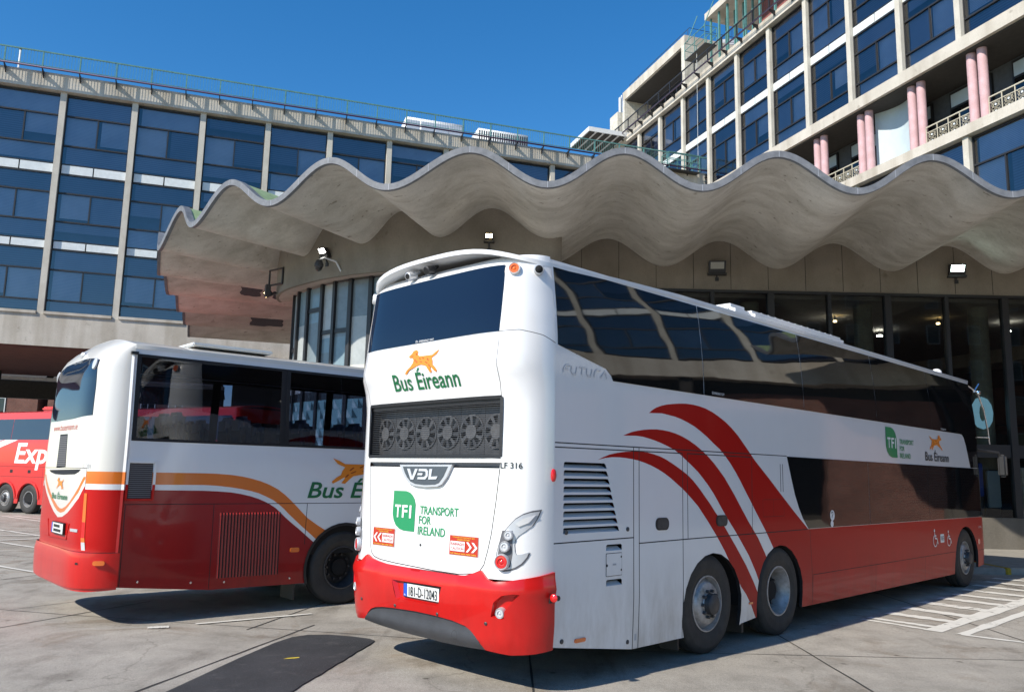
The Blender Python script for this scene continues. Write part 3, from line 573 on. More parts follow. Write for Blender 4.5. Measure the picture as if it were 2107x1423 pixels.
# roof
m = MB(); roof_slab(m, 1.197, 3.825, .10, .042, -.47, .32, .0, 12.2, M_white, droop=.085, n=5.0); m.build('roof', A)
m = MB(); m.bevbox(-.85, .85, 4.4, 7.3, 3.92, 4.06, M_white, .05, 3); m.bevbox(-.8, .8, 3.95, 4.45, 3.90, 4.10, M_white, .07, 3)
for k in range(12): m.box(-.78, .78, 4.75 + k * .2, 4.78 + k * .2, 4.06, 4.075, M_white)
m.build('roof_unit', A)
m = MB(); m.lathe([(.09, 0), (.085, .04), (.05, .075), (0, .085)], (.95, 11.2, 3.89), 'z', M_white, 20); m.build('roof_beacon', A)
# underside, wheel housings
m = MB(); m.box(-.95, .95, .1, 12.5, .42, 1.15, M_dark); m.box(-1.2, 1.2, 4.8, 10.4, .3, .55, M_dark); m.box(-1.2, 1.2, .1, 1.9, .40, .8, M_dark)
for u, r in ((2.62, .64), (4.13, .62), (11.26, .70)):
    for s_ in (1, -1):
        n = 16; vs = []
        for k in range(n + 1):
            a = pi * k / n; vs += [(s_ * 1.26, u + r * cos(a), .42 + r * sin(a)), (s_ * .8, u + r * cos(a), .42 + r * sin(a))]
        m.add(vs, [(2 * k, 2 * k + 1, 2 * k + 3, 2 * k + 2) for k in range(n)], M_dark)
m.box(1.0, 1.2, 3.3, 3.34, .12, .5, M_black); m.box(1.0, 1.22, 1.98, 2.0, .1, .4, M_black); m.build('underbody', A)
for u, kd in ((2.52, 'flat'), (4.13, 'deep'), (11.24, 'flat')):
    for s_ in (1, -1): wheel(A, 1.252 * s_, u, kd, side=s_)
# rear window
m = MB(); wz = [(-.985, 3.065), (.975, 3.09), (1.024, 3.708), (.63, 3.708), (.168, 3.706), (-.335, 3.702), (-1.02, 3.690)]
sheet(m, wz, ca.rear, M_rglass, off=.006, gx=.08, gz=.1, edge=.02); rw = m.build('rear_window', A)
t = MB(); write(t, 'ÉIS - EMERGENCY EXIT', (-.131, 3.081, .14, 3.107), ca.rear, M_wtxt, off=.010); t.build('exit_lettering', rw)
# radiator grille
m = MB(); sheet(m, grl, ca.rear, M_black, off=-.14, gx=.2)
for a, b in zip(grl, grl[1:] + grl[:1]):
    L = [Vector(a).lerp(Vector(b), k / 8) for k in range(9)]; m.add([ca.rear(p.x, p.y, 0) for p in L] + [ca.rear(p.x, p.y, -.14) for p in L], [(k, k + 1, 10 + k, 9 + k) for k in range(8)], M_black)
for q in thinbar(grl + grl[:1], .03): sheet(m, q, ca.rear, M_black, off=.006, gx=.2)
for k in range(26):
    z = 2.0 + .495 * k / 26; sheet(m, bar(-.9, z, .96, z + .002, .0045), ca.rear, M_hub, off=-.02, gx=.25)
sheet(m, bar(-.9, 2.47, .96, 2.475, .05), ca.rear, M_black, off=-.012, gx=.25)
gr_ = m.build('radiator_grille', A)
M_fan = mat('fan_metal', (.13, .13, .135), .5, metal=.3, noise=.4, nscale=20)
for k in range(6):
    s0, z0 = -.77 + k * .325, 2.215; t = MB()
    f = lambda a, z, off=0: ca.rear(a, z, off - .10)
    n = 40; o_ = circ(s0, z0, .158, n); i_ = circ(s0, z0, .144, n)
    sheet(t, o_, f, M_fan, holes=[i_]); sheet(t, circ(s0, z0, .07, 20), f, M_fan, off=.01)
    sheet(t, rrect(s0 - .16, s0 + .16, z0 - .235, z0 + .235, .01), f, M_hub, off=-.012, holes=[circ(s0, z0, .15, 30)])
    for q in range(9):
        a = 2 * pi * q / 9 + k * .4; sheet(t, [(s0 + .065 * cos(a - .22), z0 + .065 * sin(a - .22)), (s0 + .15 * cos(a - .08), z0 + .15 * sin(a - .08)), (s0 + .15 * cos(a + .20), z0 + .15 * sin(a + .20)), (s0 + .065 * cos(a + .1), z0 + .065 * sin(a + .1))], f, M_fan if q % 3 == 0 else M_hub, off=.003)
    t.build('fan', gr_)
# badge
m = MB(); bd = [(-.336, 1.905), (-.30, 1.84), (-.255, 1.785), (-.192, 1.735), (-.108, 1.708), (.051, 1.699), (.226, 1.708), (.289, 1.728), (.358, 1.80), (.425, 1.912)]; bi = [(.045 + (x - .045) * .86, 1.818 + (z - 1.82) * .82) for x, z in bd]
sheet(m, bd, ca.rear, M_silver, off=.03, edge=.035); M_badge = mat('badge_slate', (.09, .105, .12), .4, metal=.3); sheet(m, bi, ca.rear, M_badge, off=.034); bo = m.build('maker_badge', A)
t = MB(); M_gtxt2 = mat('badge_silver', (.66, .67, .70), .3, metal=.3)
for q in ([(-.205, 1.868), (-.165, 1.868), (-.125, 1.79), (-.085, 1.868), (-.045, 1.868), (-.105, 1.765), (-.145, 1.765)], [(-.03, 1.868), (.075, 1.868), (.105, 1.845), (.105, 1.80), (.07, 1.77), (-.045, 1.77), (-.04, 1.79), (.05, 1.792), (.075, 1.808), (.072, 1.838), (.055, 1.846), (-.03, 1.846)], [(-.04, 1.828), (.03, 1.828), (.022, 1.808), (-.05, 1.808)], [(.125, 1.868), (.165, 1.868), (.150, 1.797), (.245, 1.802), (.225, 1.775), (.115, 1.77)]): sheet(t, q, ca.rear, M_gtxt2, off=.042, edge=.008)
t.build('badge_lettering', bo)
# rear lettering and stickers
tf = [(-.434, 1.654), (-.243, 1.655), (-.185, 1.642), (-.146, 1.619), (-.112, 1.582), (-.094, 1.534), (-.095, 1.28), (-.253, 1.282), (-.32, 1.295), (-.376, 1.325), (-.415, 1.375), (-.435, 1.432)]
m = MB(); sheet(m, tf, ca.rear, M_green, off=.005, gx=.1); [write(m, ch, bx_, ca.rear, M_wtxt, .009, .02) for ch, bx_ in (('T', (-.395, 1.402, -.305, 1.522)), ('F', (-.285, 1.402, -.205, 1.522)), ('I', (-.175, 1.402, -.147, 1.522)))]; m.build('transport_logo', A)
m = MB(); write(m, 'TRANSPORT', (-.023, 1.447, .512, 1.525), ca.rear, M_green, .006, .012); write(m, 'FOR', (-.032, 1.357, .141, 1.434), ca.rear, M_green, .006, .012); write(m, 'IRELAND', (-.04, 1.260, .346, 1.337), ca.rear, M_green, .006, .012); m.build('transport_lettering', A)
m = MB(); dog(m, (-.236, 2.775, .237, 3.011), ca.rear); m.build('dog_emblem', A)
m = MB(); write(m, 'Bus Éireann', (-.447, 2.622, .515, 2.828), ca.rear, M_dgreen, .006, .012); m.build('operator_lettering', A)
m = MB(); write(m, 'LF 316', (.979, 1.885, 1.175, 1.938), ca.rear, M_ktxt, .006, .012); m.build('fleet_number', A)
def caution(par, x0, x1, z0, z1, fm, right):
    m = MB(); M_sil = mat('sticker_edge', (.55, .5, .48), .4); sheet(m, [(x0, z0), (x1, z0), (x1, z1), (x0, z1)], fm, M_sil, off=.004); e = .006
    sheet(m, [(x0 + e, z0 + e), (x1 - e, z0 + e), (x1 - e, z1 - e), (x0 + e, z1 - e)], fm, M_caut, off=.006); w = x1 - x0; h = z1 - z0
    write(m, 'TÓGANN AN FHEITHICIL SEO', (x0 + .12 * w, z1 - .13 * h, x1 - .12 * w, z1 - .06 * h), fm, M_yel, .009); write(m, 'CASADH LEATHAN', (x0 + .28 * w, z1 - .25 * h, x1 - .28 * w, z1 - .17 * h), fm, M_yel, .009); write(m, 'THIS VEHICLE TAKES WIDE TURNS', (x0 + .06 * w, z0 + .07 * h, x1 - .06 * w, z0 + .14 * h), fm, M_yel, .009)
    bx = x0 + .05 * w if right else x0 + .45 * w; sheet(m, [(bx, z0 + .22 * h), (bx + .5 * w, z0 + .22 * h), (bx + .5 * w, z0 + .70 * h), (bx, z0 + .70 * h)], fm, M_wtxt, off=.008)
    write(m, 'RABHADH', (bx + .03 * w, z0 + .5 * h, bx + .47 * w, z0 + .64 * h), fm, M_caut, .010, .01); write(m, 'CAUTION', (bx + .03 * w, z0 + .28 * h, bx + .47 * w, z0 + .42 * h), fm, M_caut, .010, .01)
    for k in range(2):
        c = (x0 + (.6 + .18 * k) * w) if right else (x0 + (.42 - .18 * k) * w); sg = 1 if right else -1
        sheet(m, [(c, z0 + .22 * h), (c + sg * .07 * w, z0 + .22 * h), (c + sg * .19 * w, z0 + .46 * h), (c + sg * .07 * w, z0 + .70 * h), (c, z0 + .70 * h), (c + sg * .12 * w, z0 + .46 * h)], fm, M_wtxt, off=.008)
    return m.build('caution_sticker', par)
caution(A, -.735, -.378, 1.114, 1.293, ca.rear, False); caution(A, .412, .782, 1.112, 1.29, ca.rear, True)
m = MB(); sheet(m, rrect(-1.30, -1.15, 1.50, 1.79, .05), ca.rear, M_yel, off=.004, gx=.03); sheet(m, [(-1.25, 1.62), (-1.18, 1.62), (-1.215, 1.68)], ca.rear, M_caut, off=.007)
for z in (1.72, 1.735, 1.75, 1.60, 1.58, 1.56, 1.54): sheet(m, bar(-1.26, z, -1.18, z, .006), ca.rear, M_ktxt, off=.007)
m.build('warning_sticker', A)
m = MB(); m.lathe([(.012, 0), (.012, .006), (0, .008)], ca.rear(.009, 1.167), nrm(ca.rear, 0, 1.167), M_hub, 12); m.build('lock', A)
# bumper
M_red2 = paint_mat('bumper_red_paint', (.56, .010, .008), (.62, .9, .9), .3, .5, .03, .3)
bt = [(-H, 1.012), (-1.175, .964), (-.979, .932), (-.9, .945), (-.83, 1.0), (-.79, 1.018), (-.72, .99), (-.6, .97), (-.46, .955), (.12, .945), (.537, .945), (.66, .955), (.755, .985), (.828, 1.013), (.86, .985), (.9, .950), (.94, .934), (.979, .93), (1.08, .942), (1.175, .96), (1.35, .988), (H, 1.012)]
bb = [(H, .37), (1.31, .355), (1.1, .345), (.867, .365), (.84, .40), (.788, .456), (.73, .505), (.664, .537), (.5, .562), (.266, .574), (0, .576), (-.315, .565), (-.5, .553), (-.62, .535), (-.70, .51), (-.76, .465), (-.80, .425), (-.86, .398), (-1.1, .37), (-H, .38)]
prec = [(-.335, .82), (-.27, .66), (.335, .66), (.375, .828)]
def bump_off(a, z, off=0): return ca.rear(a, z, off + .022 + .02 * math.exp(-((z - .87) / .06) ** 2) * (1 if abs(a) > .55 else .4))
fogR = [(.955, .648), (1.065, .638), (1.075, .70), (1.185, .835), (1.14, .84), (1.05, .822), (.985, .765)]
m = MB(); sheet(m, bt + bb, bump_off, M_red2, [(prec, None), (fogR, None), ([(-x, z) for x, z in fogR], None), ([(-.09, .955), (.06, .955), (.05, .925), (-.08, .925)], M_swoosh)], gx=.06, gz=.05, edge=.05)
for P_, dep in ((prec, .035), (fogR, .05), ([(-x, z) for x, z in fogR], .05)):
    cx = sum(p[0] for p in P_) / len(P_); cz = sum(p[1] for p in P_) / len(P_); Q_ = [(cx + (x - cx) * .9, cz + (z - cz) * .92) for x, z in P_]; n = len(P_)
    m.add([bump_off(*p) for p in P_] + [bump_off(*p, -dep) for p in Q_], [(i, n + i, n + (i + 1) % n, (i + 1) % n) if area2(P_) < 0 else (i, (i + 1) % n, n + (i + 1) % n, n + i) for i in range(n)], M_red2); sheet(m, Q_, bump_off, M_red2, off=-dep)
bmp = m.build('rear_bumper', A)
gy = [(-.86, .39), (-.79, .44), (-.71, .515), (-.62, .54), (-.5, .56), (-.315, .572), (0, .583), (.266, .581), (.5, .57), (.664, .545), (.74, .51), (.8, .455), (.87, .36), (.6, .345), (.291, .336), (-.262, .343), (-.6, .365)]
def grey_off(a, z, off=0): return ca.rear(a, z, off + .004 + .045 * max(0, .5 - abs(z - .42) * 5) )
m = MB(); sheet(m, gy, grey_off, M_grey, [(q, M_black) for q in thinbar(circ(.52, .44, .035, 16) + [(.555, .44)], .004)], gx=.06, gz=.03); m.build('bumper_skid_panel', bmp)
# plate
plo = lambda a, z, off=0: bump_off(a, z, off - .022)
m = MB(); sheet(m, rrect(-.185, .340, .682, .818, .012), plo, M_black, off=0, edge=.02, gx=.15); sheet(m, rrect(-.172, .327, .692, .806, .008), plo, M_plate, off=.004, gx=.15); sheet(m, rrect(-.172, -.122, .692, .806, .004), plo, M_blue, off=.006); write(m, 'IRL', (-.160, .70, -.134, .714), plo, M_wtxt, .009); write(m, '181-D-12043', (-.095, .702, .305, .787), plo, M_ktxt, .009, .004); write(m, 'BAILE ÁTHA CLIATH', (.02, .791, .19, .801), plo, M_ktxt, .009); m.build('number_plate', A)
# lamps
LP = [(1.358, 1.542), (1.27, 1.53), (1.196, 1.506), (1.13, 1.465), (1.082, 1.413), (1.04, 1.36), (1.011, 1.307), (.985, 1.23), (.966, 1.15), (.964, 1.10), (.977, 1.055), (1.0, 1.03), (1.042, 1.018), (1.10, 1.028), (1.146, 1.045), (1.20, 1.08), (1.245, 1.135), (1.264, 1.18), (1.21, 1.163), (1.155, 1.155), (1.14, 1.18), (1.133, 1.24), (1.138, 1.286), (1.17, 1.325), (1.226, 1.365), (1.285, 1.41), (1.325, 1.47)]
M_lampedge = mat('lamp_dark_trim', (.10, .10, .11), .5)  # dark grey for the tail lamp's rim and inner panel
for sg in (1, -1):
    q = [(sg * x, z) for x, z in LP]; m = MB(); c = Vector((sg * 1.08, 1.26))
    sheet(m, q, ca.rear, M_lampedge, off=.004, gx=.04); sheet(m, [(c.x + (x - c.x) * .92, c.y + (z - c.y) * .94) for x, z in q], ca.rear, M_silver, off=.007, edge=.006, gx=.04); sheet(m, [(sg * x, z) for x, z in ((1.02, 1.36), (1.11, 1.36), (1.115, 1.17), (1.10, 1.06), (1.0, 1.045), (.985, 1.12), (1.0, 1.27))], ca.rear, M_lampedge, off=.009, gx=.04)
    sheet(m, [(sg * x, z) for x, z in ((1.30, 1.50), (1.2, 1.47), (1.13, 1.42), (1.16, 1.395), (1.24, 1.43))], ca.rear, M_lens, off=.02, edge=.008)
    lm = m.build('tail_lamp', A)
    for (x, z, r, mt) in ((1.080, 1.322, .034, M_lens), (1.052, 1.226, .037, M_lens), (1.032, 1.098, .054, M_redl)):
        o = lamp_round(lm, 'lamp_unit', ca.rear(sg * x, z, .014), nrm(ca.rear, sg * x, z), r, mt)
        if r > .06: t = MB(); t.lathe([(.034, .042), (.03, .047), (0, .05)], ca.rear(sg * x, z, .014), nrm(ca.rear, sg * x, z), M_lens, 20); t.build('lens_centre', o)
    lamp_round(A, 'fog_lamp', bump_off(sg * 1.035, .68, -.03), nrm(ca.rear, sg * 1.0, .68), .035, M_lens)
    lamp_round(A, 'marker_lamp', ca.rear(sg * 1.115, 3.665, .0), nrm(ca.rear, sg * 1.115, 3.665), .045, M_amber, M_white)
    m = MB(); c = ca.rear(sg * 1.455, .81, .02); n = nrm(ca.rear, sg * 1.455, .81)
    m.box(c.x - .012, c.x + .012, c.y - .035, c.y + .035, c.z - .05, c.z + .05, M_black); m.tube([c, c + Vector((sg * .09, -.01, 0))], .022, M_black, 12); m.lathe([(.03, 0), (.035, .02), (.02, .03), (0, .033)], c + Vector((sg * .055, -.02, 0)), Vector((sg * .3, -1, 0)), M_redl, 16); m.build('outline_lamp', A)
    m = MB(); c = ca.rear(sg * 1.473, 1.834, .002); n = nrm(ca.rear, sg * 1.45, 1.834); vs = [c + n * (.028 * max(0, 1 - (a / .02) ** 2) ** .5 * 1) + Vector((0, a, b)) for a in (-.02, -.01, 0, .01, .02) for b in (-.06, -.03, 0, .03, .06)]
    m.lathe([(.028, -.01), (.026, .012), (.016, .022), (0, .026)], (0, 0, 0), n, M_redl, 18); m.v = [(c.x + v[0], c.y + v[1], c.z + v[2] * 2.1) for v in m.v]; m.build('side_marker_lamp', A)
for a, z in ((-.298, .591), (.311, .591), (.901, .587), (-.85, .587)):
    m = MB(); m.lathe([(.016, -.01), (.016, .004), (.011, .008), (0, .008)], bump_off(a, z), nrm(ca.rear, a, z), M_hub, 16); m.build('parking_sensor', bmp)
for a, z, mt in ((-.35, 3.80, M_silver), (-.06, 3.815, M_black)):
    m = MB(); c = Vector((a, -.40, z)); m.lathe([(.045, -.05), (.045, .03), (.04, .05), (.03, .055)], c, Vector((.1, -1, -.25)), mt, 20); m.lathe([(.03, .053), (0, .055)], c, Vector((.1, -1, -.25)), M_dark, 16); m.tube([c + Vector((0, .02, .0)), c + Vector((0, .1, .06))], .02, mt); m.build('reversing_camera', A)
m = MB(); c = ca.right(-.02, 3.66, .0) ; c = Vector((1.17, -.14, 3.67)); m.lathe([(.05, -.05), (.05, .045), (.045, .06), (.036, .062)], c, Vector((.75, -.65, -.1)), M_silver, 24); m.lathe([(.036, .06), (.02, .075), (0, .078)], c, Vector((.75, -.65, -.1)), M_dark, 20); m.build('side_camera', A)
# right side fittings
for x0, x1, z0, z1 in ((1.525, 1.755, 1.312, 1.435), (2.67, 2.905, 1.318, 1.438)):
    m = MB(); p_ = rrect(x0, x1, z0, z1, .055, 6); sheet(m, p_, ca.right, M_black, off=.006, edge=.006); sheet(m, [((x0 + x1) / 2 + (x - (x0 + x1) / 2) * .82, (z0 + z1) / 2 + (z - (z0 + z1) / 2) * .8) for x, z in p_], ca.right, M_hub, off=.009); m.build('hatch_handle', side_r)
m = MB(); sheet(m, rrect(.728, .97, .92, 1.13, .008), ca.right, M_gap, off=.002); sheet(m, rrect(.733, .965, .925, 1.125, .006), ca.right, M_white, [(circ(.742, 1.02, .013, 10), M_dark), (circ(.958, 1.09, .011, 10), M_dark), (circ(.958, .97, .011, 10), M_dark)], off=.004); sheet(m, [(.825, 1.018), (.875, 1.018), (.875, 1.032), (.825, 1.032)], ca.right, M_gtxt, off=.008); m.build('filler_flap', side_r)
for u, z in ((.13, .42), (1.08, .30), (.16, 1.34), (1.06, 1.34)):
    m = MB(); m.lathe([(.021, 0), (.021, .008), (.014, .012), (0, .012)], ca.right(u, z), 'x', M_hub, 16); m.build('panel_lock', side_r)
m = MB(); sheet(m, rrect(.30, .45, .385, .42, .016), ca.right, M_amber, off=.012, edge=.012); m.build('side_reflector', A)
m = MB(); sheet(m, rrect(3.36, 3.44, .43, .455, .012), ca.right, M_amber, off=.012, edge=.012); m.build('side_reflector', A)
m = MB(); sheet(m, [(1.19, .30), (1.22, .30), (1.22, .36), (1.19, .36)], ca.right, M_gtxt, off=.004); m.build('data_label', A)
m = MB()
for q in ([(.06, 2.765), (.06, 2.80)],): pass
def outline_text(mb, body, box, fm):
    n = len(body); w = (box[2] - box[0]) / n; z0, z1 = box[1], box[3]
    SH = {'F': [[(.1, 0), (.1, .6), (.35, 1), (1, 1)], [(.15, .5), (.8, .5)]], 'U': [[(.05, 1), (.05, .3), (.3, 0), (.8, 0), (.85, 1)]], 'T': [[(0, 1), (1, 1)], [(.5, 1), (.5, 0)]], 'R': [[(.1, 0), (.1, .6), (.35, 1), (1, 1)]], 'A': [[(0, 0), (.55, 1), (1, 0)]]}
    for i, ch in enumerate(body):
        for pl in SH[ch]:
            q = [(box[0] + w * (i + .08 + .84 * a + .12 * b), z0 + (z1 - z0) * b) for a, b in pl]
            for b_ in thinbar(q, .016): sheet(mb, b_, fm, M_gtxt, off=.004)
            for b_ in thinbar(q, .009): sheet(mb, b_, fm, M_white, off=.006)
outline_text(m, 'FUTURA', (.08, 2.755, .74, 2.825), ca.right); m.build('model_lettering', A)
tf2 = [(7.64, 2.68), (7.86, 2.68), (7.96, 2.655), (8.04, 2.60), (8.08, 2.52), (8.09, 2.215), (7.87, 2.215), (7.76, 2.24), (7.68, 2.30), (7.64, 2.38)]
m = MB(); sheet(m, tf2, ca.right, M_green, off=.005); [write(m, ch, bx_, ca.right, M_wtxt, .009, .02) for ch, bx_ in (('T', (7.69, 2.36, 7.82, 2.52)), ('F', (7.85, 2.36, 7.96, 2.52)), ('I', (8.0, 2.36, 8.035, 2.52)))]; m.build('transport_logo', A)
m = MB(); write(m, 'TRANSPORT', (8.2, 2.435, 8.82, 2.515), ca.right, M_green, .006, .015); write(m, 'FOR', (8.2, 2.33, 8.40, 2.405), ca.right, M_green, .006, .015); write(m, 'IRELAND', (8.2, 2.215, 8.66, 2.295), ca.right, M_green, .006, .015); m.build('transport_lettering', A)
m = MB(); dog(m, (9.58, 2.40, 10.22, 2.66), ca.right, flip=True); m.build('dog_emblem', A)
m = MB(); write(m, 'Bus Éireann', (9.34, 2.205, 10.53, 2.395), ca.right, M_ktxt, .006, .014); m.build('operator_lettering', A)
m = MB()
def wheelchair(mb, x, z, s, fm, mt):
    sheet(mb, circ(x + .3 * s, z + .92 * s, .1 * s, 10), fm, mt, off=.005)
    for q in thinbar([(x + .32 * s, z + .78 * s), (x + .36 * s, z + .45 * s), (x + .7 * s, z + .43 * s), (x + .85 * s, z + .1 * s)], .09 * s) + thinbar([(x + .34 * s, z + .62 * s), (x + .6 * s, z + .6 * s)], .07 * s) + thinbar([(x + .35 * s + .34 * s * cos(a), z + .3 * s + .34 * s * sin(a)) for a in [1.9 + .42 * k for k in range(11)]], .06 * s): sheet(mb, q, fm, mt, off=.005)
wheelchair(m, 9.5, .80, .27, ca.right, M_wtxt); m.build('access_symbol', A); m = MB(); wheelchair(m, 10.2, .78, .25, ca.right, M_wtxt); m.build('access_symbol', A); m = MB(); sheet(m, rrect(9.86, 10.05, .84, .98, .02), ca.right, M_wtxt, off=.004); write(m, 'WiFi', (9.88, .87, 10.03, .95), ca.right, M_ktxt, .008); m.build('wifi_symbol', A)
m = MB(); sheet(m, rrect(11.90, 12.02, .73, .82, .01), ca.right, M_redl, off=.01, edge=.01); m.build('side_marker_lamp', A)
m = MB(); write(m, 'LF 316', (12.0, 1.02, 12.16, 1.06), ca.right, M_wtxt); m.build('fleet_number', A)
# mirror and wiper arm at the front corner
m = MB(); m.tube([(1.15, 12.35, 3.74), (1.24, 12.62, 3.62), (1.28, 12.80, 3.3), (1.30, 12.92, 2.9), (1.30, 12.98, 2.62)], .016, M_chrome, 8); m.tube([(1.2, 12.5, 3.62), (1.26, 12.66, 3.80)], .014, M_chrome); m.lathe([(.0, -.05), (.045, -.03), (.05, 0), (.045, .03), (0, .05)], (1.25, 12.62, 3.62), 'z', M_chrome, 16); m.tube([(1.16, 12.70, 2.75), (1.32, 12.94, 2.75)], .012, M_chrome); m.build('wiper_arm', A)
m = MB(); m.tube([(1.18, 12.55, 2.5), (1.45, 12.95, 2.45), (1.5, 13.0, 2.3)], .03, M_black, 10); m.bevbox(1.42, 1.58, 12.95, 13.08, 1.98, 2.42, M_black, .04, 3); m.build('wing_mirror', A)
# ================================================================== single deck coach
M_redshade = paint_mat('shaded_red_paint', (.30, .008, .009), (.6, .9, .9), .3, .45, .05, .3)  # same red as the rear, darkened to put the side's shade into the colour
B = thing('single_deck_coach', (-5.34734, 10.84745, 0), -0.8533244, 'white, orange and red single deck coach with vertical slatted engine grille', 'coach', 'coaches parked in the yard')
cb = Coach([(.3, 1.24), (.6, 1.25), (2.2, 1.25), (3.2, 1.2)], [(.3, -.38), (.5, -.42), (.8, -.43), (.86, -.40), (1.0, -.42), (1.7, -.43), (2.4, -.42), (3.0, -.385), (3.12, -.35), (3.2, -.29), (3.26, -.20), (3.30, -.06)], 11.2, [(.3, .6), (1.2, .6), (3.2, .3)])
H = cb.half
def rear_top(a, z, off=0):
    p = cb.rear(a, z, off); t = max(0, (z - 3.12) / .18); p.z += t * t * .135 * (1 - min(1, abs(p.x) / 1.2) ** 2.6); return p
vin = [(-.70, 1.70), (-.60, 1.62), (-.46, 1.535), (-.334, 1.468), (-.15, 1.39), (.057, 1.325), (.17, 1.302), (.279, 1.302), (.44, 1.335), (.604, 1.396), (.75, 1.48), (.87, 1.571), (.975, 1.70)]
vmid = [(-.785, 1.70), (-.66, 1.585), (-.521, 1.493), (-.32, 1.40), (-.107, 1.312), (.06, 1.265), (.217, 1.248), (.39, 1.27), (.573, 1.343), (.74, 1.425), (.883, 1.51), (1.013, 1.676), (1.013, 1.70)]
vout = [(-.785, 1.60), (-.57, 1.46), (-.347, 1.342), (-.12, 1.25), (.102, 1.19), (.32, 1.205), (.548, 1.265), (.73, 1.345), (.895, 1.445), (1.02, 1.60), (1.02, 1.70)]
reg = [([(-H, .4), (H, .4), (H, 1.555), (1.02, 1.555), (1.02, 1.70), (-.785, 1.70), (-.785, 1.555), (-H, 1.555)], M_red), ([(-.79, 1.70)] + vout, M_cream), ([(-.787, 1.70)] + vmid[1:], M_orange), (vin, M_cream)]
reg += [([(1.02, 1.62), (H, 1.62), (H, 1.765), (1.02, 1.765)], M_orange), ([(1.02, 1.555), (H, 1.555), (H, 1.62), (1.02, 1.62)], M_white), ([(-H, 1.62), (-.79, 1.62), (-.79, 1.765), (-H, 1.765)], M_orange)]
reg += [([(-.55, 1.762), (.90, 1.785), (.84, 1.75), (.72, 1.722), (.2, 1.71), (-.2, 1.712), (-.45, 1.735)], M_gap), (bar(-.8, 1.79, 1.02, 1.80, .008), M_gap), (bar(1.02, 1.80, 1.02, 1.50, .008), M_gap), ([(-.19, 1.795), (.275, 1.805), (.19, 2.216), (-.19, 2.216)], M_gap)]
m = MB(); sheet(m, [(-H, .44), (-H, 3.30), (H, 3.30), (H, .44)], rear_top, M_cream, reg, gx=.07, gz=.05); m.build('rear_panel', B, weld=True)
ARB = arch_pts(2.98, .60, .50, .33)
SB = [(0, .44), (1.09, .335)] + ARB + [(8.2, .33)] + arch_pts(8.8, .60, .50, .33)[1:-1] + [(9.4, .33), (11.2, .33), (11.2, 3.29), (0, 3.29)]
su = [(0, 1.765), (.32, 1.765), (.91, 1.766), (1.1, 1.762), (1.28, 1.75), (1.42, 1.733), (1.54, 1.71), (1.68, 1.675), (1.81, 1.628), (1.93, 1.57), (2.03, 1.503), (2.12, 1.43), (2.21, 1.35), (2.30, 1.265), (2.39, 1.185), (2.54, 1.09), (2.75, .97)]
slo = [(0, 1.62), (.34, 1.62), (.92, 1.62), (1.1, 1.612), (1.29, 1.592), (1.42, 1.573), (1.55, 1.548), (1.66, 1.52), (1.76, 1.48), (1.87, 1.43), (1.96, 1.37), (2.03, 1.315), (2.1, 1.25), (2.19, 1.175), (2.28, 1.1), (2.52, .91), (2.65, .80)]
wlo = [(0, 1.555), (.34, 1.555), (.92, 1.55), (1.1, 1.543), (1.29, 1.53), (1.42, 1.51), (1.55, 1.482), (1.67, 1.446), (1.77, 1.405), (1.84, 1.37), (1.91, 1.328), (1.98, 1.272), (2.05, 1.21), (2.15, 1.13), (2.26, 1.05), (2.5, .86), (2.6, .75)]
reg = [(su + slo[::-1], M_orange), (wlo + [(2.6, .1), (0, .1)], M_redshade)]
for q in ([(0, 1.387), (11.1, 1.38)], [(1.08, 1.38), (1.09, .34)], [(2.37, 1.38), (2.36, .84)], [(.02, 1.38), (.03, .44)], [(4.2, 1.38), (4.2, .33)], [(6.2, 1.38), (6.2, .33)]):
    for b_ in thinbar(q, .009): reg.append((b_, M_gap))
slats = [[(1.195 + .0415 * i, .47), (1.215 + .0415 * i, .47), (1.2 + .0415 * i, 1.275), (1.18 + .0415 * i, 1.275)] for i in range(20)]
for q in slats: reg.append((q, M_gap))
reg.append(([(.03, 1.455), (.30, 1.455), (.30, 1.87), (.03, 1.87)], M_gap))
panes = [(.02, 1.955), (1.985, 3.95), (3.98, 5.95), (5.98, 7.95), (7.98, 9.95), (9.98, 11.15)]
reg.append(([(.02, 2.135), (11.15, 2.135), (11.15, 3.185), (.02, 3.185)], M_gap))
for a, b in panes: reg.append(([(a + .05, 2.17), (b - .05, 2.17), (b - .05, 3.15), (a + .05, 3.15)], None))
mir = lambda p: [(-a, b) for a, b in p]
for fm, mm in ((cb.right, lambda p: p), (cb.left, mir)):
    m = MB(); sheet(m, mm(SB), fm, M_white, [(mm(a), b) for a, b in reg], gx=2, gz=.3, edge=.04, emt=M_black); o = m.build('side_panel', B)
    if fm == cb.right: sideB = o
    for a, b in panes:
        m = MB(); q = [(a, 2.135), (b, 2.135), (b, 3.185), (a, 3.185)]; qi = [(a + .05, 2.17), (b - .05, 2.17), (b - .05, 3.15), (a + .05, 3.15)]
        sheet(m, mm(q), fm, M_gap, holes=[mm(qi)], off=.004, edge=.006, gz=.3); sheet(m, mm(qi), fm, M_tglass, off=.002, gz=.3); m.build('side_window', B)
for q in slats:
    pass
m = MB()
for q in slats:
    x0 = q[0][0]; x1 = q[3][0]; m.add([cb.right(x0 - .0205, .47, .002), cb.right(x0 - .004, .47, .016), cb.right(x1 - .004, 1.275, .016), cb.right(x1 - .0205, 1.275, .002), cb.right(x0 + .001, .47, .002), cb.right(x1 + .001, 1.275, .002)], [(0, 1, 2, 3), (1, 4, 5, 2)], M_redshade)
m.build('engine_grille', sideB)
m = MB(); M_vent = stripe_mat('vent_mesh', (.02, .02, .022), (.16, .15, .15), 42)
sheet(m, [(.035, 1.46), (.295, 1.46), (.295, 1.865), (.035, 1.865)], cb.right, M_vent, off=.004)
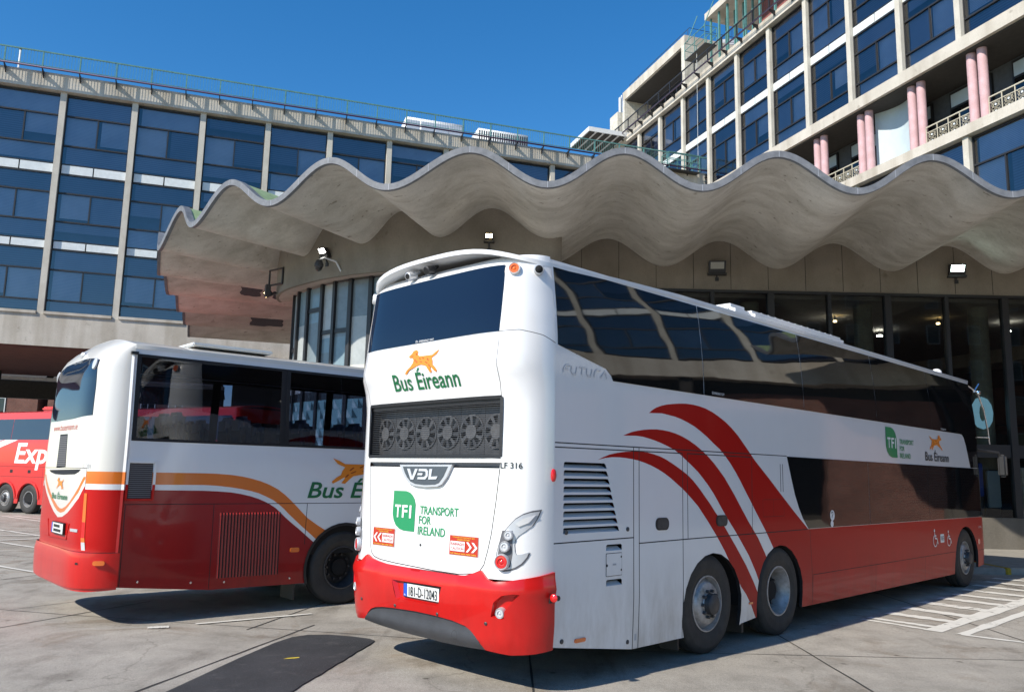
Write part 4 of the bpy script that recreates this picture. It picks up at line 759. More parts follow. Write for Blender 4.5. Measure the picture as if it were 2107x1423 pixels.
for q, mt in (([(.01, 1.62), (.01, 1.89), (.32, 1.89), (.32, 1.62)], M_white), ([(.01, 1.62), (.01, 1.44), (.32, 1.44), (.32, 1.62)], M_red)):
    for b_ in thinbar(q, .026): sheet(m, b_, cb.right, mt, off=.022, edge=.022)
m.build('vent_panel', sideB)
for u, z in ((.23, .49), (.86, .44), (1.28, .42), (2.17, .41)):
    m = MB(); m.lathe([(.015, 0), (.013, .01), (0, .013)], cb.right(u, z), 'x', M_chrome, 12); m.build('panel_lock', sideB)
m = MB(); sheet(m, rrect(2.15, 2.28, .745, .805, .02), cb.right, M_amber, off=.018, edge=.018); m.build('side_marker_lamp', B)
m = MB(); write(m, 'Bus Éireann', (2.36, 1.452, 4.18, 1.73), cb.right, M_dgreen, .006, .016, .22); m.build('operator_lettering', B)
m = MB(); dog(m, (2.72, 1.66, 3.72, 2.04), cb.right, flip=True); m.build('dog_emblem', B)
# corner trim between the rear panel and the side
m = MB()
for z0, z1, mt in ((.45, 1.555, M_redshade), (1.555, 1.62, M_white), (1.62, 1.765, M_orange), (1.765, 3.20, M_white)):
    for k in range(6):
        a, b = z0 + (z1 - z0) * k / 6, z0 + (z1 - z0) * (k + 1) / 6; m.add([cb.right(-.045, a, .002), cb.right(-.02, a, .022), cb.right(.004, a, .004), cb.right(-.045, b, .002), cb.right(-.02, b, .022), cb.right(.004, b, .004)], [(0, 1, 4, 3), (1, 2, 5, 4)], mt)
m.build('corner_trim', B)
m = MB(); m.box(1.2, 1.245, -.06, .02, 3.17, 3.205, M_black); m.build('gutter_end', B)
m = MB(); sheet(m, [(-cb.fhalf, .33), (cb.fhalf, .33), (cb.fhalf, 3.29), (-cb.fhalf, 3.29)], cb.front, M_white, [([(-cb.fhalf, 1.4), (cb.fhalf, 1.4), (cb.fhalf, 3.0), (-cb.fhalf, 3.0)], M_wglass)], gx=.2, gz=.3); m.build('front_panel', B)
m = MB(); roof_slab(m, 1.205, 3.295, .135, .05, -.07, .3, 0, 11.2, M_cream); m.build('roof', B)
for y0 in (.75, 5.0): m = MB(); m.bevbox(.15, 1.0, y0, y0 + 1.1, 3.39, 3.44, M_cream, .015); m.build('roof_hatch', B)
m = MB(); m.box(-1.2, 1.2, 0, 11.3, .7, 1.15, M_dark); m.box(-1.15, 1.15, .0, 2.3, .46, .7, M_dark); m.box(-1.15, 1.15, 3.8, 8, .36, .7, M_dark); m.box(-1.2, 1.2, 0, 11.2, 3.20, 3.22, M_dark); m.box(-1.2, 1.2, .0, .03, 1.1, 3.2, M_dark); m.box(-1.22, 1.22, 0, 11.2, 1.15, 1.2, M_dark)
m.box(.85, 1.22, 2.25, 2.27, .12, .5, M_black); m.build('underbody', B)
for s_ in (1, -1): wheel(B, 1.225 * s_, 2.98, 'deep', R=.50, side=s_, rm=M_hub); wheel(B, 1.225 * s_, 8.8, 'flat', R=.50, side=s_, rm=M_hub)
m = MB(); n = 20; vs = []
for k in range(n + 1): a = pi * (-.1 + 1.2 * k / n); vs += [(1.256, 2.98 - .615 * cos(a), .5 + .615 * sin(a)), (1.256, 2.98 - .575 * cos(a), .5 + .575 * sin(a)), (.8, 2.98 - .6 * cos(a), .5 + .6 * sin(a))]
m.add(vs, [(3 * k, 3 * k + 3, 3 * k + 4, 3 * k + 1) for k in range(n)] + [(3 * k + 1, 3 * k + 4, 3 * k + 5, 3 * k + 2) for k in range(n)], M_black); m.build('wheel_arch', B)
M_seat = mat('seat_fabric', (.09, .10, .13), .95, noise=.5, nscale=14); M_head = mat('headrest_cover', (.30, .31, .33), .9)
sm = MB(); sm.bevbox(-.21, .21, -.06, .08, 1.75, 2.42, M_seat, .05, 3); sm.bevbox(-.16, .16, -.075, .09, 2.28, 2.52, M_head, .05, 3); sm.bevbox(-.22, .22, 0, .45, 1.55, 1.72, M_seat, .04)
seat0 = sm.build('seat', B); first = True
for r_ in range(11):
    for x in (-.95, -.5, .5, .95):
        o = seat0 if first else seat0.copy()
        if not first: COL.objects.link(o); o.parent = B
        first = False; o.location = (x, .62 + r_ * .86, 0)
# rear details
m = MB(); sheet(m, [(-1.0, 2.405), (-.5, 2.392), (.392, 2.40), (1.02, 2.425), (1.005, 2.775), (.965, 3.10), (.80, 3.125), (.538, 3.145), (.23, 3.155), (-.075, 3.150), (-.535, 3.128), (-.80, 3.08), (-.98, 2.98), (-1.02, 2.7)], cb.rear, M_rglass, off=.006, gx=.08, gz=.1, edge=.012); rwB = m.build('rear_window', B)
for a, z in ((.905, 3.05), (-1.06, 3.02)):
    m = MB(); n = nrm(cb.rear, a, z); c = cb.rear(a, z, .008); m.lathe([(.05, -.01), (.05, .012), (.03, .022), (0, .024)], (0, 0, 0), n, M_lens, 20); m.v = [(c.x + v[0], c.y + v[1], c.z + v[2] * 1.5) for v in m.v]; m.build('marker_lamp', B)
m = MB(); sheet(m, [(-.175, 1.81), (.262, 1.818), (.18, 2.20), (-.178, 2.20)], cb.rear, M_vent, off=.003, gx=.1); m.build('engine_vent', B)
m = MB(); write(m, 'www.buseireann.ie', (-.56, 2.262, .615, 2.345), cb.rear, M_caut, .005); m.build('web_lettering', B)
m = MB(); write(m, 'LC 201', (.91, 1.80, 1.08, 1.85), cb.rear, M_gtxt); m.build('fleet_number', B)
m = MB(); dog(m, (-.06, 1.535, .27, 1.675), cb.rear); m.build('dog_emblem', B)
m = MB(); write(m, 'Bus Éireann', (-.25, 1.41, .50, 1.50), cb.rear, M_dgreen, .006, .02); m.build('operator_lettering', B)
m = MB(); sheet(m, rrect(-.03, .53, .998, 1.14, .012), cb.rear, M_black, off=.025, edge=.02, gx=.1); sheet(m, rrect(-.015, .515, 1.01, 1.128, .008), cb.rear, M_plate, off=.03, gx=.1); sheet(m, rrect(-.015, .03, 1.01, 1.128, .004), cb.rear, M_blue, off=.032); [sheet(m, [(x, z), (x + .045, z), (x + .045, z + .034), (x, z + .034)], cb.rear, M_ktxt, off=.034) for z, n_ in ((1.078, 5), (1.026, 6)) for x in [.09 + .06 * q for q in range(n_)]]; m.build('number_plate', B)
for q in ([(-.34, 1.145), (.62, 1.14)], [(.66, 1.137), (.585, .955)], [(.585, .955), (-.25, .935)], [(-.25, .935), (-.34, 1.145)]):
    pass
m = MB(); pr = [(-.36, 1.15), (-.27, .935), (.585, .955), (.67, 1.14)]
for b_ in thinbar(pr, .010): sheet(m, b_, cb.rear, M_swoosh, off=.008, edge=.008, gx=.1)
m.build('plate_surround', B)
m = MB(); sheet(m, rrect(.735, .945, 1.058, 1.092, .012), cb.rear, M_silver, off=.008, edge=.008); m.build('maker_badge', B)
m = MB(); sheet(m, [(1.025, .855), (1.088, .855), (1.065, 1.51), (1.022, 1.51)], cb.rear, M_amber, [([(1.02, .86), (1.09, .86), (1.085, .95), (1.02, .95)], M_lens), ([(1.02, 1.0), (1.09, 1.0), (1.085, 1.18), (1.02, 1.18)], M_redl)], off=.006, edge=.01, gz=.1); m.build('tail_lamp', B)
m = MB(); sheet(m, [(-1.088, .855), (-1.025, .855), (-1.022, 1.51), (-1.065, 1.51)], cb.rear, M_redl, off=.006, edge=.01, gz=.1); m.build('tail_lamp', B)
bo_ = lambda a, z, off=0: cb.rear(a, z, off + .03)
m = MB(); sheet(m, [(-H, .46), (-1.0, .44), (-.3, .43), (.6, .43), (1.12, .44), (H, .45), (H, .835), (1.1, .825), (.3, .83), (-.6, .83), (-1.1, .83), (-H, .83)], bo_, M_red2, gx=.06, gz=.1, edge=.08); sheet(m, [(-H, .41), (1.15, .40), (H, .42), (H, .455), (1.12, .445), (-.3, .435), (-H, .465)], lambda a, z, off=0: cb.rear(a, z, off + .012), M_xred, gx=.06)
m.add([bo_(-H + 2 * H * k / 30, .83 if abs(-H + 2 * H * k / 30) < 1.2 else .835) for k in range(31)] + [cb.rear(-H + 2 * H * k / 30, .845, -.05) for k in range(31)], [(k, k + 1, 32 + k, 31 + k) for k in range(30)], M_gap); bb_ = m.build('rear_bumper', B)
m = MB(); sheet(m, rrect(1.24, 1.35, .70, .752, .02), bo_, M_amber, off=.03, edge=.03, gx=.03); m.build('side_marker_lamp', bb_)
m = MB(); sheet(m, rrect(1.015, 1.06, .70, .725, .006), bo_, M_gap, off=.004); m.build('bumper_slot', bb_)
m = MB(); c = Vector((.0, -.27, 3.235)); m.lathe([(.05, -.05), (.05, .03), (.03, .05), (0, .052)], c, Vector((.25, -1, -.2)), M_silver, 18); m.build('reversing_camera', B)

# ================================================================== red coach at the back
fwd = Vector((.8829, -.4695)); rgt = Vector((-.4695, -.8829)); o2 = Vector((-17.78, 31.2)) - fwd * 3.75 - rgt * 1.2
M_rwin = dark_glass_mat('blue_tinted_coach_glass', (.02, .028, .05), .1, .9, .7)
R_ = thing('red_coach', (o2.x, o2.y, 0), rad(-118), 'bright red coach with large white lettering, parked beneath the office block', 'coach', 'coaches parked in the yard')
cr = Coach([(.3, 1.25), (2.5, 1.27), (3.6, 1.2)], [(.3, -.3), (2, -.35), (3.6, -.15)], 13.9, [(.3, .6), (1.2, .6), (3.4, .25)])
RS = [(0, .42), (1.7, .36)] + arch_pts(2.32, .60, .5, .36)[1:-1] + [(2.92, .36), (3.13, .36)] + arch_pts(3.75, .60, .5, .36)[1:-1] + [(4.36, .36), (10.4, .36)] + arch_pts(11.1, .62, .5, .36)[1:-1] + [(11.8, .36), (13.9, .36), (13.9, 3.75), (0, 3.75)]
reg = [([(0, 2.2), (2.0, 2.72), (2.8, 2.72), (0, 1.95)], M_wtxt), ([(0, 2.25), (0, 2.72), (1.9, 2.72)], M_gtxt)]
for q in ([(0, 1.72), (13.8, 1.72)], [(0, 1.35), (13.8, 1.35)], [(4.5, 1.72), (4.5, .36)], [(6.2, 1.72), (6.2, .36)]):
    for b_ in thinbar(q, .012): reg.append((b_, M_gap))
for x in (2.5, 3.6): reg.append((rrect(x, x + .18, 1.48, 1.6, .02), M_gap))
mir = lambda p: [(-a, b) for a, b in p]
for fm, mm in ((cr.right, lambda p: p), (cr.left, mir)):
    m = MB(); sheet(m, mm(RS), fm, M_xred, [(mm(a), b) for a, b in reg], gx=2, gz=.4, edge=.04); sr = m.build('side_panel', R_)
    for k in range(6):
        m = MB(); a = .05 + k * 2.3; sheet(m, mm([(a, 2.72), (a + 2.28, 2.72), (a + 2.28, 3.50), (a, 3.50)]), fm, M_rwin, off=.005, gz=.3, edge=.008); m.build('side_window', R_)
    for uc in (2.32, 3.75, 11.1):
        m = MB(); pts_ = arch_pts(uc, .66, .5, .55)
        for b_ in thinbar([((-1 if fm == cr.left else 1) * a, b) for a, b in pts_], .07): sheet(m, b_, fm, M_xred, off=.03, edge=.03)
        m.build('arch_lip', R_)
m = MB(); write(m, 'Expressway', (2.72, 1.60, 9.2, 2.60), cr.right, M_wtxt, .006, .02, .15); m.build('service_lettering', R_)
m = MB(); sheet(m, [(-cr.half, .4), (cr.half, .4), (cr.half, 3.75), (-cr.half, 3.75)], cr.rear, M_xred, [([(-1, 2.6), (1, 2.6), (1, 3.5), (-1, 3.5)], M_wglass)], gx=.1, gz=.3); m.build('rear_panel', R_)
m = MB(); sheet(m, [(-cr.fhalf, .35), (cr.fhalf, .35), (cr.fhalf, 3.75), (-cr.fhalf, 3.75)], cr.front, M_xred, [([(-1.35, 1.3), (1.35, 1.3), (1.35, 3.3), (-1.35, 3.3)], M_wglass)], gx=.1, gz=.2); m.build('front_panel', R_)
m = MB(); roof_slab(m, 1.2, 3.75, .12, .05, -.1, .25, 0, 13.9, M_xred); m.build('roof', R_)
m = MB(); m.bevbox(-.8, .8, 3.3, 5.6, 3.83, 4.0, M_xred, .06, 3); m.build('roof_unit', R_)
m = MB(); m.box(-1.2, 1.2,   .1, 13.9, .42, 1.2, M_dark); m.build('underbody', R_)
for u, kd in ((2.32, 'flat'), (3.75, 'deep'), (11.1, 'flat')):
    for s_ in (1, -1): wheel(R_, 1.24 * s_, u, kd, side=s_, R=.53)
for s_ in (1, -1):
    m = MB(); m.tube([(s_ * 1.1, 14.2, 3.3), (s_ * 1.45, 14.55, 3.2), (s_ * 1.5, 14.6, 2.9)], .04, M_black, 8); m.bevbox(s_ * 1.5 - .1, s_ * 1.5 + .1, 14.52, 14.68, 2.35, 2.9, M_xred, .05, 3); m.build('wing_mirror', R_)
    lamp_round(R_, 'headlamp', cr.front(s_ * .95, .85, .01), nrm(cr.front, s_ * .95, .85), .12, M_lens)
# ================================================================== office blocks
def quad(mb, x0, x1, y, z0, z1, mt): mb.add([(x0, y, z0), (x1, y, z0), (x1, y, z1), (x0, y, z1)], [(0, 1, 2, 3)], mt)
_wc = {}
def window(parent, cx, w, zb, zt, trans, mul, variant):
    """one bay of one storey: frame, pane, blind"""
    key = (round(w, 3), zb, zt)
    if key not in _wc:
        f = MB(); h = w / 2
        f.box(-h, -h + .05, .03, .14, zb, zt, M_frame); f.box(h - .05, h, .03, .14, zb, zt, M_frame); f.box(-h + .05, h - .05, .03, .14, zb, zb + .05, M_frame); f.box(-h + .05, h - .05, .03, .14, zt - .06, zt, M_frame)
        for t in trans: f.box(-h + .05, h - .05, .02, .135, t - .035, t + .035, M_frame)
        if mul: f.box(-.03, .03, .035, .13, mul[0] + .035, mul[1] - .035, M_frame)
        p = MB(); quad(p, -h + .05, h - .05, .085, zb + .05, zt - .06, M_glz)
        _wc[key] = (f, p, {})
    f, p, bl = _wc[key]
    def inst(mb, name, par, k):
        if k not in bl: o = mb.build(name, par); bl[k] = o.data
        else: o = bpy.data.objects.new(name, bl[k]); COL.objects.link(o); o.parent = par
        return o
    wo_ = inst(f, 'window', parent, 'f'); wo_.location = (cx, 0, 0); po_ = inst(p, 'pane', wo_, 'p'); rz_ = random.uniform(-.006, .006); po_.rotation_euler = (0, 0, rz_)
    b = MB(); h = w / 2 - .06; rnd = random.Random(variant); zs = [zb + .05] + trans + [zt - .06]
    for i, (a, c) in enumerate(zip(zs, zs[1:])):
        mid = mul and abs(a - mul[0]) < .01
        for x0, x1 in (((-h, -.035), (.035, h)) if mid else ((-h, h),)):
            r = rnd.random(); zz = a if r < .72 else a + (c - a) * rnd.choice((.15, .35, .5))
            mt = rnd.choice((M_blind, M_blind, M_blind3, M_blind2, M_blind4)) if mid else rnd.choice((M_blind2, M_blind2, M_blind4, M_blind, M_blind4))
            quad(b, x0 + rnd.choice((.0, .0, .12)), x1, .20 + rnd.random() * .02, zz, c, mt)
    inst(b, 'blind', wo_, ('b', variant)); return wo_
def railing(mb, s0, s1, z0, z1, y, pitch, mt, step=.14, first=None):
    mb.box(s0, s1, y - .035, y + .035, z1 - .06, z1, mt); mb.box(s0, s1, y - .018, y + .018, z0 + .06, z0 + .09, mt)
    x = first if first is not None else s0
    while x <= s1 + .01: mb.box(x - .032, x + .032, y - .03, y + .03, z0, z1 - .06, mt); x += pitch
    x = s0
    while x < s1: mb.box(x - .0065, x + .0065, y - .0065, y + .0065, z0 + .09, z1 - .06, mt); x += step
def brackets(par, ss, z, y0, mt=M_frame):
    base = None
    for s_ in ss:
        if base is None:
            m = MB(); m.poly([(-.02, 0, z - .30), (-.02, -.42, z - .02), (-.02, -.42, z + .04), (-.02, 0, z + .04)], mt, (.04, 0, 0)); m.tube([(0, -.40, z), (0, -.40, z + .05)], .03, mt); base = m.build('railing_bracket', par); o = base
        else: o = base.copy(); COL.objects.link(o); o.parent = par
        o.location = (s_, y0, 0)
LB = thing('office_block', (-23.74667, 39.0, 0), math.atan2(.31896544, .94776635), 'low office block with blue windows and green roof railing behind the wavy canopy', 'building', 'office blocks around the coach yard')
PL = 3.295; cL = [.99 + PL * k for k in range(-5, 12)]
sL0, sL1 = cL[0] - .14, 38.0
V_L = [('a', 9.10, 12.25, [9.69, 11.22], (9.69, 11.22)), ('b', 12.66, 16.10, [13.66, 15.12], (13.66, 15.12)), ('c', 16.58, 20.20, [17.58, 19.13], (17.58, 19.13))]
vi = 0
for a, b in zip(cL, cL[1:]):
    for nm_, zb, zt, tr, mu in V_L: window(LB, (a + b) / 2, b - a - .28, zb, zt, tr, mu, vi % 23); vi += 7
for i, c in enumerate(cL):
    m = MB(); m.box(c - .14, c + .14, -.16, .16, 8.96, 20.26, M_col); m.build('pilaster', LB)
for z0, z1 in ((12.25, 12.66), (16.10, 16.58)):
    for a, b in zip(cL, cL[1:]):
        m = MB(); c = (a + b) / 2; m.box(a + .15, b - .15, .10, .16, z0, z1, M_gap); m.box(a + .22, c - .03, .03, .099, z0 + .03, z1 - .02, M_strip); m.box(c + .03, b - .16, .03, .099, z0 + .03, z1 - .02, M_strip); m.build('spandrel_panel', LB)
m = MB(); m.box(sL0, sL1, -.22, 14, 7.41, 8.95, M_conc); m.build('plinth_beam', LB)
for a, b in zip(cL, cL[1:]): m = MB(); m.box(a + .16, b - .16, -.30, .15, 8.955, 9.09, M_conc); m.build('sill', LB)
m = MB(); m.box(sL0, sL1, -.32, 14, 20.27, 21.13, M_conc); m.build('cornice', LB)
m = MB(); m.box(sL0, sL1, .6, 13.9, 8.96, 20.26, M_inner); m.build('interior_wall', LB)
m = MB(); m.tube([(sL0, -.78, 21.14), (sL1, -.78, 21.12)], .05, M_purple, 8); m.build('gutter_pipe', LB)
brackets(LB, [-1.61 + 1.655 * k for k in range(-7, 24)], 21.08, -.33)
m = MB(); railing(m, sL0, sL1, 21.16, 22.0, -.76, 1.655, M_teal, first=-1.61 - 6 * 1.655); m.build('roof_railing', LB)
# undercroft
m = MB(); m.box(sL0, 10, -.1, 14, 7.30, 7.405, M_sofr); m.build('undercroft_soffit', LB)
m = MB(); m.box(sL0 - 8, 9.5, 13.6, 13.9, 6.95, 7.15, M_ac); m.build('undercroft_rail', LB)
m = MB(); m.box(sL0 - 8, 9.5, 14.0, 14.5, 5.85, 7.0, M_soff); m.build('undercroft_beam', LB)
m = MB(); m.box(10, 38, 2.5, 3.0, 0, 7.4, M_soff); m.build('undercroft_wall', LB)
for s_ in (-14, -3.5): m = MB(); m.bevbox(s_ - .3, s_ + .3, 11.5, 12.2, 0, 7.3, M_soff, .03); m.build('undercroft_pier', LB)
# roof plant
def ac(name, s0, s1, y0, y1, z0, z1, domes, label, grille):
    t = thing(name, LB.matrix_world @ Vector((0, 0, 0)), 0, label, 'air conditioner'); t.location = LBM @ Vector((s0, y0, z0)); t.rotation_euler = LB.rotation_euler
    m = MB(); w = s1 - s0; d = y1 - y0; h = z1 - z0; m.bevbox(0, w, 0, d, .12, h, M_ac, .03); m.box(.1, .25, .1, d - .1, 0, .12, M_hub); m.box(w - .25, w - .1, .1, d - .1, 0, .12, M_hub)
    for k in range(4 if domes else 22): q = w / (4 if domes else 22); m.box(k * q + .06, k * q + (.12 if not domes else q - .06), -.012, -.002, .18, h - (.14 if not domes else .18), M_silver if domes else M_gap)
    m.build('casing', t)
    if domes:
        for k in range(3):
            f = MB(); f.lathe([(.5, 0), (.5, .1), (.42, .17), (.25, .21), (0, .22)], (w * (k + .5) / 3, d / 2, h), 'z', M_ac, 24); f.build('fan_cowl', t)
    return t
LBM = Matrix.Translation(LB.location) @ Matrix.Rotation(LB.rotation_euler.z, 4, 'Z')
ac('rooftop_air_unit', 19.1, 22.8, 4, 5.6, 21.9, 23.75, True, 'white rooftop air unit with three round fan cowls behind the green railing', 0)
ac('rooftop_air_unit', 23.8, 27.2, 4, 5.6, 22.3, 23.75, False, 'low white louvred rooftop air unit right of the one with round cowls', 1)
t = thing('roof_mast', LBM @ Vector((-1.92, 3, 21.13)), 0, 'thin white roof mast with a dark tip at the far left of the office roof', 'mast')
m = MB(); m.tube([(0, 0, 0), (0, 0, 2.45)], .045, M_ac, 8); m.build('pole', t); m = MB(); m.lathe([(0, -.05), (.07, -.03), (.07, .08), (0, .12)], (0, 0, 2.5), 'z', M_frame, 12); m.build('tip', t)
t = thing('roof_canopy', LBM @ Vector((34.2, 10, 21.13)), LB.rotation_euler.z, 'flat roof shelter with white edge and dark slatted underside beside the taller block', 'canopy')
m = MB(); m.box(0, 5.2, 0, 3.6, 6.5, 6.84, M_ac); m.build('roof_slab', t)
m = MB()
for k in range(8): m.box(.1 + k * .63, .5 + k * .63, .1, 3.5, 6.42, 6.49, M_soff)
m.build('underside_slats', t)
m = MB(); m.box(3.4, 3.7, 1.2, 1.5, 0, 6.42, M_conc); m.build('post', t)
t = thing('access_cradle', LBM @ Vector((36, -.35, 20.9)), LB.rotation_euler.z, 'small green railed access cradle at the end of the low roof', 'cradle')
def cage(t, w, d, h):
    m = MB(); m.box(-w / 2, w / 2, -d / 2, d / 2, 0, .06, M_frame); m.build('platform', t); m = MB()
    for x in (-w / 2, 0, w / 2):
        for y in (-d / 2, d / 2): m.box(x - .02, x + .02, y - .02, y + .02, .06, h, M_teal)
    for z in (h, h * .55): 
        for y in (-d / 2, d / 2): m.box(-w / 2, w / 2, y - .018, y + .018, z, z + .035, M_teal)
        for x in (-w / 2, w / 2): m.box(x - .018, x + .018, -d / 2, d / 2, z + .002, z + .033, M_teal)
    m.build('guard_rail', t)
cage(t, 2.2, .9, 1.1)

RB = thing('office_tower', (11.98146, 51.0241, 0), math.atan2(-.94776635, .31896544), 'tall office block with pink paired columns and roof pavilions on the right', 'building', 'office blocks around the coach yard')
RBM = Matrix.Translation(RB.location) @ Matrix.Rotation(RB.rotation_euler.z, 4, 'Z')
PR = 3.169; cR = [-8.4 + PR * k for k in range(-1, 19)]; sR0, sR1 = -12.9, cR[-1] + .14
vi = 2
for a, b in zip(cR, cR[1:]):
    for nm_, zb, zt, tr, mu in (('d', 20.02, 23.40, [20.85, 22.42], (20.85, 22.42)), ('e', 23.88, 27.28, [24.77, 26.3], (24.77, 26.3))): window(RB, (a + b) / 2, b - a - .28, zb, zt, tr, mu, vi % 23); vi += 5
    m = MB(); c = (a + b) / 2; m.box(a + .15, b - .15, .10, .16, 23.40, 23.88, M_gap); m.box(a + .16, c - .03, .03, .099, 23.43, 23.86, M_strip); m.box(c + .03, b - .16, .03, .099, 23.43, 23.86, M_strip); m.build('spandrel_panel', RB)
    if b > 12:
        for nm_, zb, zt, tr, mu in (('g', 8.0, 11.4, [8.8, 10.3], (8.8, 10.3)), ('h', 11.86, 15.72, [12.8, 14.5], (12.8, 14.5))): window(RB, (a + b) / 2, b - a - .28, zb, zt, tr, mu, vi % 23); vi += 4
        m = MB(); m.box(a + .15, b - .15, .10, .16, 11.4, 11.86, M_gap); m.box(a + .16, c - .03, .03, .099, 11.43, 11.84, M_strip); m.box(c + .03, b - .16, .03, .099, 11.43, 11.84, M_strip); m.build('spandrel_panel', RB)
for c in cR:
    m = MB(); m.box(c - .14, c + .14, -.16, .16, 20.0, 27.30, M_col); m.build('pilaster', RB)
    if c > 12: m = MB(); m.box(c - .14, c + .14, -.16, .16, 7.86, 15.74, M_col); m.build('pilaster', RB)
m = MB(); m.box(sR0, sR1, -.30, 14, 27.30, 27.82, M_conc); m.build('cornice', RB)
m = MB(); m.box(sR0, sR1, -.28, 14, 19.42, 19.98, M_conc); m.build('floor_slab', RB)
m = MB(); m.box(sR0, sR1, -.28, 14, 15.76, 16.2, M_conc); m.build('colonnade_floor', RB)
m = MB(); m.box(9, sR1, -.22, 14, 6.4, 7.85, M_conc); m.build('plinth_beam', RB)
m = MB(); m.box(sR0, sR1, .6, 13.9, 19.99, 27.29, M_inner); m.build('interior_wall', RB)
m = MB(); m.box(9, sR1, .6, 13.9, 7.86, 15.75, M_inner); m.build('interior_wall', RB)
m = MB(); m.box(12.7, 12.8, 0, 14, 27.3, 27.31, M_conc)
m = MB(); m.box(sR0, sR1, -.1, 14, 19.35, 19.415, M_soff); m.build('colonnade_soffit', RB)
m = MB(); m.box(sR0, sR1, 2.2, 2.4, 16.21, 19.34, mat('recess_wall', (.10, .11, .12), .8, noise=.3))
for a, b in zip(cR, cR[1:]):
    m.box(a + .5, b - .5, 2.08, 2.19, 16.5, 19.2, M_frame); quad(m, a + .58, (a + b) / 2 - .04, 2.07, 16.6, 18.4, M_wglass); quad(m, (a + b) / 2 + .04, b - .58, 2.07, 16.6, 18.4, M_wglass); quad(m, a + .58, b - .58, 2.07, 18.5, 19.1, M_pale)
m.build('colonnade_wall', RB)
m = MB(); n = 10; x0, x1 = cR[8] + .55, cR[9] - .2; m.add([(x0 + (x1 - x0) * k / n, .75 + .35 * sin(pi * k / n), z) for z in (16.21, 19.34) for k in range(n + 1)], [(k, k + 1, n + 2 + k, n + 1 + k) for k in range(n)], M_pale, True); m.build('curved_panel', RB)
base = None
for c in cR:
    if c < 5: continue
    for dx in (.16, .68):
        if base is None: m = MB(); m.lathe([(.19, 0), (.19, 3.14)], (0, 0, 16.205), 'z', M_pink, 24); base = m.build('pink_column', RB); o = base
        else: o = base.copy(); COL.objects.link(o); o.parent = RB
        o.location = (c + dx, .28, 0)
M_brass = mat('cream_railing', (.55, .50, .38), .5, metal=.2)
base = None
for k, (a, b) in enumerate(zip(cR, cR[1:])):
    if b < 9 or k == 8: continue
    if base is None:
        m = MB(); w = PR - .84; m.box(0, w, -.02, .02, 17.10, 17.15, M_brass); m.box(0, w, -.015, .015, 16.86, 16.89, M_brass); m.box(0, w, -.015, .015, 16.27, 16.30, M_brass)
        for q in range(5): m.box(q * w / 4 - .018, q * w / 4 + .018, -.018, .018, 16.21, 17.1, M_brass)
        for q in range(4):
            cx = (q + .5) * w / 4
            for cz in (16.44, 16.72):
                m.lathe([(.045, -.02), (.045, .02), (0, .025)], (cx, 0, cz), Vector((0, -1, 0)), M_strip, 10)
                for r in (.09, .125): m.tube([(cx + r * cos(2 * pi * i / 14) * 1.5, 0, cz + r * sin(2 * pi * i / 14)) for i in range(15)], .009, M_brass, 5, False)
                for sg in (-1, 1): m.tube([(cx + sg * .2, 0, cz - .13), (cx + sg * .09, 0, cz), (cx + sg * .2, 0, cz + .13)], .009, M_brass, 5, False)
        base = m.build('balcony_railing', RB); o = base
    else: o = base.copy(); COL.objects.link(o); o.parent = RB
    o.location = (a + .90, .22, 0)
m = MB(); m.tube([(sR0, -.72, 27.83), (sR1, -.72, 27.83)], .03, M_purple, 8); m.build('gutter_pipe', RB)
brackets(RB, [-12.2 + 1.5845 * k for k in range(38)], 27.78, -.31)
m = MB(); railing(m, sR0, sR1, 27.84, 28.65, -.70, 1.5845, M_frame, .16, first=-12.2); m.build('roof_railing', RB)
# lower floor in brick with a dark band over it
m = MB(); m.box(9, 34.2, 1.0, 13.8, 0, 5.6, M_brickA); m.box(34.2, 38.2, 1.0, 13.8, 4.6, 5.6, M_brickA); m.box(38.2, sR1, 1.0, 13.8, 0, 5.6, M_brickA); m.build('brick_wall', RB)
m = MB(); m.box(34.2, 38.2, 6.0, 6.2, 0, 4.59, M_soff); m.build('gateway_back', RB)
m = MB(); m.box(9, sR1, 1.4, 13.5, 5.61, 6.395, M_soff); m.build('recessed_band', RB)
for c in cR:
    if c > 22 and int(c) % 3 == 0: m = MB(); m.bevbox(c - .22, c + .22, .1, .6, 0, 6.39, M_soff, .03); m.build('ground_floor_pier', RB)
# roof pavilions
P1 = MB(); a0, a1 = -12.6, -2.9
P1.box(a0, a1, .6, 7, 31.78, 32.5, M_conc); P1.box(a0, a0 + .35, .6, 7, 27.84, 31.779, M_wtile); P1.box(a1 - .45, a1, .6, 7, 27.84, 31.779, M_wtile); P1.box(a0 + .351, a1 - .451, .7, 7, 27.84, 28.35, M_conc)
P1.box(a0 + .351, a1 - .451, 3.0, 3.2, 28.351, 31.778, M_frame); P1.box(a0 + .4, a1 - .5, .8, 2.9, 31.70, 31.776, M_soff)
P1.build('roof_pavilion', RB)
for k in range(6):
    m = MB(); w = (a1 - a0 - .9) / 6; x = a0 + .45 + k * w; quad(m, x + .04, x + w - .04, 2.985, 28.4, 29.6, M_rglass); quad(m, x + .04, x + w - .04, 2.985, 29.68, 31.6, M_wglass); m.build('pavilion_window', RB)
m = MB(); railing(m, a0 + .3, a1 - .5, 28.36, 29.3, .78, 1.6, M_frame, .2); m.build('terrace_railing', RB)
m = MB(); m.tube([(a0 + .5, 1, 32.5), (a0 + .5, 1, 33.1), (a1, 1, 33.1), (a1, 6.5, 33.1)], .02, M_frame, 6)
for k in range(7): m.tube([(a0 + .5 + k * 1.5, 1, 32.5), (a0 + .5 + k * 1.5, 1, 33.1)], .02, M_frame, 6)
m.build('pavilion_rail', RB)
